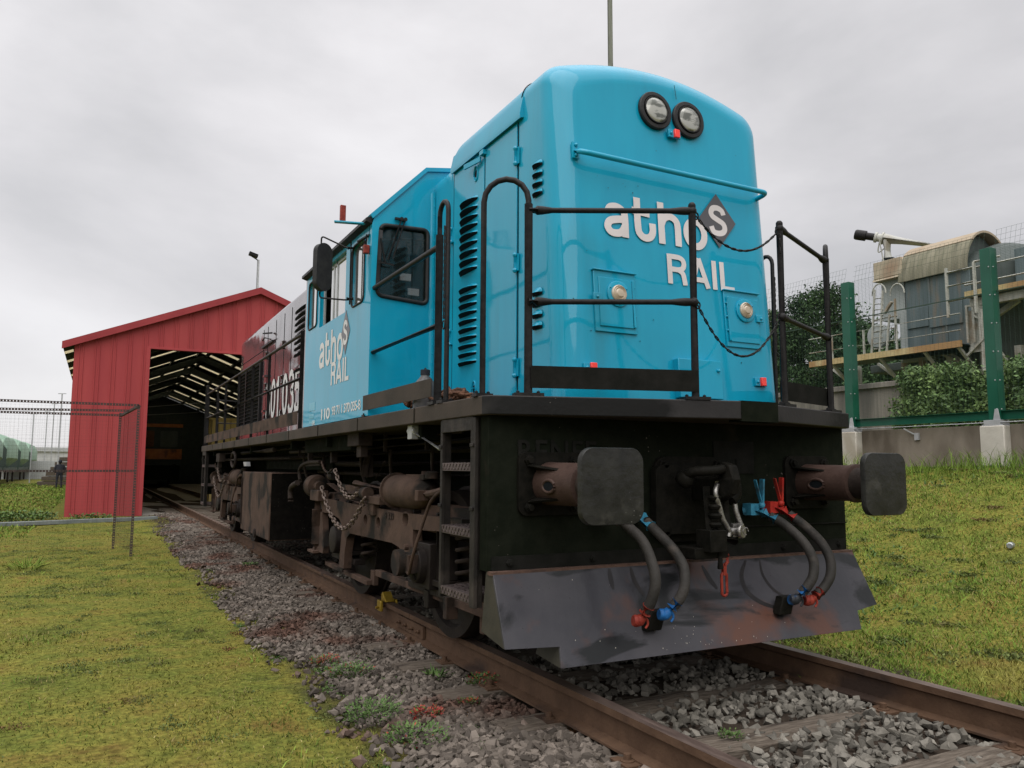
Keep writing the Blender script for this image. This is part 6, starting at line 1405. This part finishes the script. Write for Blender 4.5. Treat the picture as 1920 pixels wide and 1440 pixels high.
# walkway
ywL, ywR = I(1560, 690).y, I(1847, 650).y; zw = (I(1600, 679).z+I(1847, 648).z)/2
mb = MB(); mb.box((IX-1.0, ywR, zw-.12), (IX-.94, ywL, zw+.05)); we = mb.build('walkway_edge', M['yedge'], plant)
mb = MB(); mb.box((IX-.94, ywR, zw-.10), (IX+.0, ywL, zw-.04)); mb.box((IX-.94, ywR, zw-.10), (IX+2.6, yl+.2, zw-.04)); mb.build('walkway_floor', M['inddark'], plant)
wx = IX-.97
def W(px, py): return P(px, py, 'x', wx)
mb = MB()
za = (W(1600, 622).z+W(1800, 588).z)/2; zm = (W(1600, 647).z+W(1800, 622).z)/2
for z in (za, zm): mb.tube([(wx, ywR, z), (wx, ywL, z)], .016, 8)
for px in (1560, 1620, 1682, 1845): q = W(px, 650); mb.bar((wx, q.y, zw), (wx, q.y, za), .05, .04)
mb.build('handrail', M['offwhite'], plant)
mb = MB(); A_, B_ = W(1774, 510), W(1826, 500)
for q in (A_, B_): mb.bar((wx, q.y, W(1776, 596).z), (wx, q.y, W(1774, 510).z+.1), .07, .05)
for py in (512, 538, 566): zq = W(1774, py).z; mb.tube([(wx, A_.y, zq), (wx, B_.y, zq)], .03, 8)
mb.tube([(wx, B_.y, A_.z+.1), (wx+.1, B_.y-.6, A_.z+.12)], .03, 8); mb.build('ladder_frame', M['offwhite'], plant)
mb = MB()
for px, pa, pb in ((1640, 543, 670), (1655, 545, 670), (1668, 590, 665), (1678, 560, 640)): a = W(px, pa); b = W(px-(6 if px < 1670 else -2), pb); mb.bar(a, b, .05, .04)
for k in range(11): py = 560+k*10.5; a, b = W(1639, py), W(1656, py-1); mb.tube([a, b], .02, 6)
for py in (600, 622, 645): mb.tube([W(1640, py), W(1682, py-8)], .022, 6)
for px in (1648, 1682): c = W(px, 552); mb.tube([c+V(0, .22*math.cos(t), .30*math.sin(t)) for t in np.linspace(0, math.pi, 9)], .02, 6)
mb.bar(W(1658, 588), W(1672, 566), .09, .06); mb.build('caged_ladder', M['offwhite'], plant)
mb = MB(); c = I(1668, 625); mb.box((IX+.05, c.y-.3, c.z-.9), (IX+.8, c.y-1.2, c.z+.6)); mb.lathe(I(1650, 630, IX+.1), (-1, 0, 0), [(0, .35), (.12, .35), (.13, .3)], 20); mb.build('fan_housing', M['indpale'], plant, bevel=.01, smooth=35)
# steel legs and bracing below
for px in (1600, 1690, 1775, 1840, 1905):
    q = I(px, 690); mb = MB(); mb.bar((IX+.2, q.y, .9), (IX+.2, q.y, zw-.1), .16, .16); mb.bar((IX+2.8, q.y, .9), (IX+2.8, q.y, zw-.1), .16, .16); mb.bar((IX-.9, q.y, zw-.1), (IX+.2, q.y, zw-1.0), .07, .07); mb.bar((IX+.2, q.y-.1, zw-.9), (IX+.2, q.y+.9, zw-.1), .07, .07); mb.build('leg', M['offwhite'], plant)
mb = MB(); mb.box((IX+.3, yr_, zw-.35), (IX+3.2, yl+1.5, zw-.12)); mb.box((IX+1.0, yr_+.3, zw-1.6), (IX+2.8, yl-.2, zw-.3)); mb.build('underfloor_hopper', M['inddark'], plant, bevel=.02)
mb = MB(); q0, q1 = W(1805, 660), W(1840, 560)
for px in (1800, 1812, 1824, 1834): mb.bar((wx+.3, W(px, 600).y, zw), (wx+.3, W(px, 600).y, W(px, 570).z), .06, .05)
for (a, b) in (((1800, 665), (1836, 628)), ((1800, 572), (1838, 566)), ((1812, 590), (1838, 600)), ((1836, 560), (1824, 610))): a = W(*a)+V(.3, 0, 0); b = W(*b)+V(.3, 0, 0); mb.bar(a, b, .07, .05)
mb.build('stair_frame', M['offwhite'], plant); q = W(1814, 610); mb = MB(); mb.box((wx+.36, q.y-.22, W(1814, 658).z), (wx+.40, q.y+.22, W(1814, 578).z)); mb.build('stair_panel', M['offwhite'], plant)
# round drum end and second house
sil = root('conical_silo', (18.6, 6.2, 1.2), 'dark conical silo beside the barrel roofed plant house', 'silo')
c = I(1885, 560, 18.6); mb = MB(); mb.lathe((18.6, c.y, 1.3), (0, 0, 1), [(0, .35), (1.6, .5), (3.6, 1.55), (5.2, 1.6), (5.7, 1.1), (6.0, .3)], 28); mb.build('drum', M['inddark'], sil, smooth=30)
mb = MB(); cy = c.y
for s in (-1, 1):
    for t in (-1, 1): mb.bar((18.6+s*1.5, cy+t*1.5, .9), (18.6+s*1.5, cy+t*1.5, 5.0), .14, .14); mb.bar((18.6+s*1.5, cy-1.5, 2.0+t), (18.6+s*1.5, cy+1.5, 3.6+t), .06, .06)
mb.build('leg_frame', M['offwhite'], sil)
h2 = root('side_plant_house', (18.5, 3, 1.2), 'second blue grey plant house with handrails right of the silo', 'industrial building')
yq_ = I(1893, 480).y; z3 = I(1893, 465).z; zf = I(1893, 548).z
mb = MB(); mb.box((IX+.2, -4, zf), (IX+3.4, yq_, z3)); mb.build('body', M['indwall'], h2, bevel=.01)
mb = MB(); mb.box((IX-.9, -4, zf-.12), (IX-.84, ywR-.1, zf+.03)); mb.build('walkway_edge', M['yedge'], h2); mb = MB(); mb.box((IX-.84, -4, zf-.12), (IX+3.2, ywR-.1, zf-.05)); mb.build('walkway_floor', M['inddark'], h2)
mb = MB(); xw = IX-.87
for z in (P(1900, 485, 'x', xw).z, P(1900, 516, 'x', xw).z): mb.tube([(xw, -4, z), (xw, ywR-.1, z)], .025, 8)
mb.build('handrail', M['offwhite'], h2)
mb = MB(); mb.box((IX-.7, -4, zf-.34), (IX-.5, ywR-.1, zf-.14)); a = I(1910, 562); b = I(1870, 590); mb.bar(a, b, .12, .12); mb.bar((IX-.6, ywR-.4, zf-.2), (IX-.6, ywR-.4, .9), .16, .16); mb.bar((IX+2.5, 1, .9), (IX+2.5, 1, zf), .16, .16)
for k in range(7): mb.bar((IX+2.0, ywR-1.5, 1.5+.5*k), (IX+2.0, ywR-3.2, 1.5+.5*k), .04, .04)
for s in (1.6, 2.4, 3.1): mb.bar((IX+2.0, ywR-s, 1.0), (IX+2.0, ywR-s, 5.0), .06, .06)
mb.build('support_frame', M['offwhite'], h2)

# ------------------------------------------------------------------ trees
def tree(name, label, bx, by, h, r, n, mt, conifer=True, z0=1.0, bare=.12, group='dark trees behind the fence'):
    t = root(name, (bx, by, z0), label, 'tree', group); mb = MB()
    mb.tube([(bx, by, z0-.2), (bx+.1, by, z0+h*.5), (bx, by+.1, z0+h*.95)], [h*.022, h*.014, .02], 10); cs = []
    nb = 34 if conifer else 26
    for k in range(nb):
        f = bare+(1-bare)*(k+random.random())/nb; zz = z0+h*f; a = random.uniform(0, 6.28)
        rr = r*(1.05-f)**.75*random.uniform(.55, 1.1) if conifer else r*math.sin(math.pi*min(1, f*.9+.1))**.6*random.uniform(.5, 1.05)
        e_ = V(bx+rr*math.cos(a), by+rr*math.sin(a), zz+(-.1 if conifer else .3)*rr*random.random()); mb.tube([(bx, by, zz-.15*rr), e_], [h*.006+.01, .008], 5, caps=False)
        m_ = V(bx, by, zz).lerp(e_, .5); s = .22*r*random.uniform(.7, 1.25)
        cs.append((e_.x, e_.y, e_.z, s*1.3, s*1.3, s*.6)); cs.append((m_.x, m_.y, m_.z, s*1.2, s*1.2, s*.65)); cs.append((bx+random.uniform(-.3, .3)*r*.5, by, zz, s, s, s*.8))
    cs.append((bx, by, z0+h*.98, .12*r, .12*r, .35))
    mb.build('trunk', M['bark'], t, smooth=60); leaf_mass('crown', cs, n, .10, mt, t, .8, shell=.15); return t
TL = [(1455, 582, 28, 3.2), (1500, 560, 30, 3.6), (1548, 545, 29, 3.8), (1600, 606, 27, 3.0), (1640, 618, 26, 2.4), (1420, 600, 33, 3.6), (1575, 600, 34, 3.6), (1690, 640, 30, 3.0), (1655, 660, 24, 2.4)]
lab = ['dark conifer right behind the nose railing', 'dark conifer with ragged top seen through the nose railing', 'tallest dark conifer just left of the first green post', 'dark conifer right of the first green post', 'low dark conifer beside the caged ladder', 'dark conifer partly hidden by the blue nose', 'far dark conifer filling the gap behind the first green post', 'dark conifer beneath the plant walkway', 'small dark bush like conifer under the walkway end']
for k, (px, py, X_, r) in enumerate(TL):
    c = P(px, py, 'x', X_); tree('conifer_tree', lab[k], c.x, c.y, c.z-1.1, r, 15000, M['fol2'] if k % 2 else M['fol'], True)
# understorey belt
cs = []
for k in range(60): cs.append((random.uniform(22, 26), random.uniform(9, 34), 1.2+random.uniform(.2, 1.8), 1.3, 1.4, 1.0))
o = leaf_mass('undergrowth', cs, 26000, .13, M['fol'], shell=.2); tag(o, 'dark tangled undergrowth behind the boarded concrete wall', 'undergrowth', kind='stuff')

# ------------------------------------------------------------------ masts
lp = root('lamp_mast', (4.87, 45, 0), 'slim grey lamp mast with one floodlight rising behind the shed roof', 'lamp post')
mb = MB(); mb.tube([(4.87, 45, -.3), (4.87, 45, 13.6)], [.11, .07], 10); mb.build('pole', M['galv'], lp)
mb = MB(); mb.bar((4.9, 45, 13.55), (4.4, 44.8, 13.75), .06, .06); mb.obox((4.55, 44.9, 13.85), V(.26, .05, -.06), V(0, .18, 0), V(.02, 0, .10)); mb.build('floodlight', M['steel'], lp, bevel=.02)
pp = root('wooden_pole', (7.83, 12, 1.0), 'tall weathered grey wooden pole rising behind the blue nose', 'pole')
mb = MB(); mb.tube([(7.83, 12, .5), (7.80, 12, 19)], [.085, .06], 12); mb.build('shaft', M['polewood'], pp)
# ------------------------------------------------------------------ far left yard
xr_ = P(10, 880, 'y', 63.6).x
for k, lbl in enumerate(('green hopper wagon cut by the left edge of the photo', 'second green hopper wagon from the left edge', 'third green hopper wagon in the far yard', 'last green hopper wagon, farthest along the siding')):
    Yw = 51.6+12*k; cx_ = xr_-1.4; t = root('hopper_wagon', (cx_, Yw, 0), lbl, 'wagon', 'green hopper wagons in the far yard')
    mb = MB(); hw = 1.4; pr2 = [(-hw*.5, .95), (-hw, 1.7), (-hw, 2.7), (-hw*.82, 3.2), (-hw*.4, 3.5), (hw*.4, 3.5), (hw*.82, 3.2), (hw, 2.7), (hw, 1.7), (hw*.5, .95)]
    rings = []
    for yy, s_, dz in ((.5, .62, -.45), (1.1, .85, -.15), (2.0, 1, 0), (8.6, 1, 0), (9.5, .85, -.15), (10.1, .62, -.45)): rings.append(mb.pts([(cx_+x*(.9+.1*s_), Yw+yy, 1.3+(z-1.3)*(.4+.6*s_) if z > 1.3 else z) for x, z in pr2]))
    for a, b in zip(rings, rings[1:]):
        for q in range(10): mb.face(a+q, a+(q+1) % 10, b+(q+1) % 10, b+q)
    mb.face(*[rings[0]+q for q in range(10)]); mb.face(*[rings[-1]+q for q in range(10)]); mb.build('hopper_body', M['hopper'], t, smooth=30)
    mb = MB(); mb.prism([(cx_-hw, Yw+.1, 1.0), (cx_+hw, Yw+.1, 1.0), (cx_+hw, Yw+.1, 2.3), (cx_+hw*.5, Yw+.1, 3.1), (cx_-hw*.5, Yw+.1, 3.1), (cx_-hw, Yw+.1, 2.3)], (0, .06, 0)); mb.build('end_platform', M['hopperd'], t)
    mb = MB(); mb.box((cx_-1.3, Yw-.1, .75), (cx_+1.3, Yw+10.8, .98)); mb.build('chassis', M['hopperd'], t)
    for yy in (1.4, 9.2):
        mb = MB()
        for xx in (-.85, .75): mb.lathe((cx_+xx, Yw+yy, .2), (1, 0, 0), [(0, .45), (.12, .45)], 20)
        mb.build('wheelset', M['wheel'], t)
sp = root('sleeper_stack', (-7, 62, -.2), 'dark stack of old sleepers in the yard behind the standing person', 'timber stack')
a, b = P(70, 890, 'y', 60), P(138, 890, 'y', 60)
for r in range(6):
    mb = MB(); mb.box((a.x+r*.25, 60, -.25+r*.34), (b.x+1-r*.1, 62.6, -.25+r*.34+.28)); mb.build('sleeper_layer', M['sleeper'], sp, bevel=.02)
# person
pc = P(110, 912, 'y', 52); PXc, PYc = pc.x, 52.0; gp = -.24
per = root('person', (PXc, PYc, gp), 'person in a dark jacket and dark trousers standing in the yard, back turned', 'person')
def skin_body(name, verts, edges, radii, mt, parent, sub=2):
    me = bpy.data.meshes.new(name); org = Vector(parent.location); me.from_pydata([tuple(Vector(v)-org) for v in verts], edges, []); o = bpy.data.objects.new(name, me); COL.objects.link(o); o.parent = parent
    sk = o.modifiers.new('skin', 'SKIN'); sk.use_smooth_shade = True; s = me.skin_vertices[0].data
    for i, r in enumerate(radii): s[i].radius = r if isinstance(r, tuple) else (r, r)
    s[0].use_root = True; sb = o.modifiers.new('sub', 'SUBSURF'); sb.levels = sb.render_levels = sub; me.materials.append(mt); return o
q = lambda x, y, z: (PXc+x, PYc+y, gp+z)
bv = [q(0, 0, .95), q(0, .02, 1.15), q(0, .05, 1.36), q(0, .07, 1.44), q(0, .09, 1.50), q(-.19, .05, 1.38), q(-.27, .06, 1.12), q(-.22, .20, .95), q(.19, .05, 1.38), q(.27, .06, 1.12), q(.22, .20, .95), q(-.10, 0, .88), q(-.12, .01, .48), q(-.13, 0, .08), q(-.13, .13, .04), q(.10, 0, .88), q(.12, .01, .48), q(.13, 0, .08), q(.13, .13, .04)]
be = [(0, 1), (1, 2), (2, 3), (3, 4), (2, 5), (5, 6), (6, 7), (2, 8), (8, 9), (9, 10), (0, 11), (11, 12), (12, 13), (13, 14), (0, 15), (15, 16), (16, 17), (17, 18)]
skin_body('body', bv, be, [(.20, .15), (.21, .15), (.23, .15), .07, .055, .095, .075, .05, .095, .075, .05, .095, .065, .05, .04, .095, .065, .05, .04], M['cloth'], per)
mb = MB(); mb.sphere(q(0, .10, 1.60), .105, 14, (.85, 1, 1.15)); mb.sphere(q(0, .21, 1.58), .018, 6); mb.sphere(q(-.09, .10, 1.59), .022, 6); mb.sphere(q(.09, .10, 1.59), .022, 6); mb.sphere(q(-.035, .19, 1.61), .012, 6); mb.sphere(q(.035, .19, 1.61), .012, 6); mb.build('head', M['skin'], per, smooth=60)
mb = MB(); mb.sphere(q(0, .075, 1.625), .116, 14, (.9, 1, 1.1)); mb.build('hair', M['cloth'], per, smooth=60)
for s in (-1, 1):
    mb = MB(); h0 = V(*q(s*.215, .23, .93)); mb.sphere(h0, .045, 10, (.5, .8, 1))
    for k in range(4): mb.tube([h0+V(0, -.03+.02*k, -.03), h0+V(-s*.01, -.035+.02*k, -.075), h0+V(-s*.02, -.03+.018*k, -.10)], [.009, .009, .007], 6)
    mb.tube([h0+V(0, -.035, .0), h0+V(-s*.01, -.065, -.04)], [.011, .008], 6); mb.build('hand', M['skin'], per, smooth=60)
# far yard masts, sheds
for k, (px, py, Yp) in enumerate(((62, 800, 70), (88, 790, 90), (101, 778, 80), (115, 765, 60))):
    a = P(px, py, 'y', Yp); t = root('yard_mast', (a.x, Yp, 0), ['first thin mast right of the green wagons', 'second thin mast right of the green wagons', 'third thin mast, beside the person', 'tallest thin mast beside the red shed wall'][k], 'lamp post', 'thin masts in the far yard')
    mb = MB(); mb.tube([(a.x, Yp, -.3), (a.x, Yp, a.z+1)], .045, 8); mb.build('pole', M['galv'], t); mb = MB(); mb.bar((a.x-.25, Yp, a.z+1), (a.x+.25, Yp, a.z+1.02), .06, .05); mb.build('lamp_head', M['galv'], t)
a, b = P(62, 858, 'y', 130), P(130, 847, 'y', 130); fb = root('far_warehouse', ((a.x+b.x)/2, 132, 0), 'pale distant warehouse on the horizon at the left', 'building')
mb = MB(); mb.box((a.x, 130, -.3), (b.x+4, 150, b.z)); mb.build('wall', M['far'], fb); mb = MB(); mb.box((a.x-.3, 129.7, b.z), (b.x+4.3, 150.3, b.z+.6)); mb.build('roof', M['galv'], fb)
mb = MB(); mb.box((a.x-3, 90, -.3), (b.x+3, 90.1, 1.6)); o = mb.build('yard_fence', M['galv'], None); tag(o, 'long grey fence across the far yard behind the masts', 'fence')
hx = np.linspace(-260, 200, 60); mb = MB(); hill = [(-260, 520, -5)]+[(x, 520, 4+7*math.sin(x*.018+1)**2+2*math.sin(x*.07)) for x in hx]+[(200, 520, -5)]
mb.prism(hill, (0, 60, 0)); o = mb.build('hills', M['farhill'], None, smooth=20); tag(o, 'low hazy green hills on the horizon', 'hills', kind='structure')

# ------------------------------------------------------------------ small things on the engine and track
jr = root('plastic_jug', (-1.31, .98, 1.54), 'dirty grey plastic jug with a dark cap standing on the running board', 'jug')
jc = P(797, 722, 'x', -1.25); jr.location = (-1.25, jc.y, 1.5385); mb = MB(); mb.lathe((-1.25, jc.y, 1.5385), (0, 0, 1), [(0, .07), (.01, .08), (.12, .08), (.15, .078), (.19, .06), (.225, .03), (.235, .028)], 20); mb.build('body', M['jug'], jr, smooth=40)
mb = MB(); mb.lathe((-1.25, jc.y, 1.772), (0, 0, 1), [(0, .032), (.035, .032), (.037, .028)], 16); mb.build('cap', M['cloth'], jr); mb = MB(); mb.tube([(-1.25, jc.y-.03+.06*t, 1.79+.03*math.sin(math.pi*t)) for t in np.linspace(0, 1, 7)], .004, 6); mb.build('handle', M['steel'], jr)
hp = root('chain_heap', (-1.2, .5, 1.54), 'heap of rusty chain lying on the deck beside the hand post', 'chain')
mb = MB(); pth = []; hc = P(866, 736, 'x', -1.2)
for k in range(90): a = k*.55; rr = .05+.10*random.random(); pth.append((-1.2+rr*.8*math.cos(a), hc.y+.12+rr*1.6*math.sin(a), 1.555+.10*(1-rr/.16)*random.uniform(.5, 1)+.0005*k))
chain(mb, pth, .055, .008); mb.build('links', M['rusty'], hp, smooth=60)
hp2 = root('rusty_coupling_scrap', (-1.2, 1.5, 1.54), 'low pile of rusty scrap behind the toe board under the jug', 'scrap'); mb = MB(); pth = []
for k in range(40): a = k*.6; pth.append((-1.2+.05*math.cos(a), jc.y+.12+.3*math.sin(a*.4), 1.56+.05*random.random()+.02))
chain(mb, pth, .06, .009); mb.build('links', M['rusty'], hp2, smooth=60)
ck = root('wheel_chock', (-.87, 2.62, 0), 'yellow brass coloured wheel chock clamped on the left rail', 'wheel chock'); cc_ = P(722, 1112, 'x', -.9)
mb = MB(); Yc = cc_.y; mb.prism([(-.915, Yc-.06, .005), (-.915, Yc+.06, .005), (-.915, Yc+.065, .06), (-.915, Yc+.03, .085), (-.915, Yc-.03, .035), (-.915, Yc-.06, .02)], (.08, 0, 0)); mb.box((-.955, Yc-.05, -.07), (-.93, Yc+.05, .02)); mb.box((-.82, Yc-.05, -.07), (-.80, Yc+.05, .02)); mb.build('wedge', M['gold'], ck, bevel=.006)
mb = MB(); mb.cyl((-.98, Yc, -.04), (-.77, Yc, -.04), .012); mb.build('clamp_screw', M['gold'], ck)
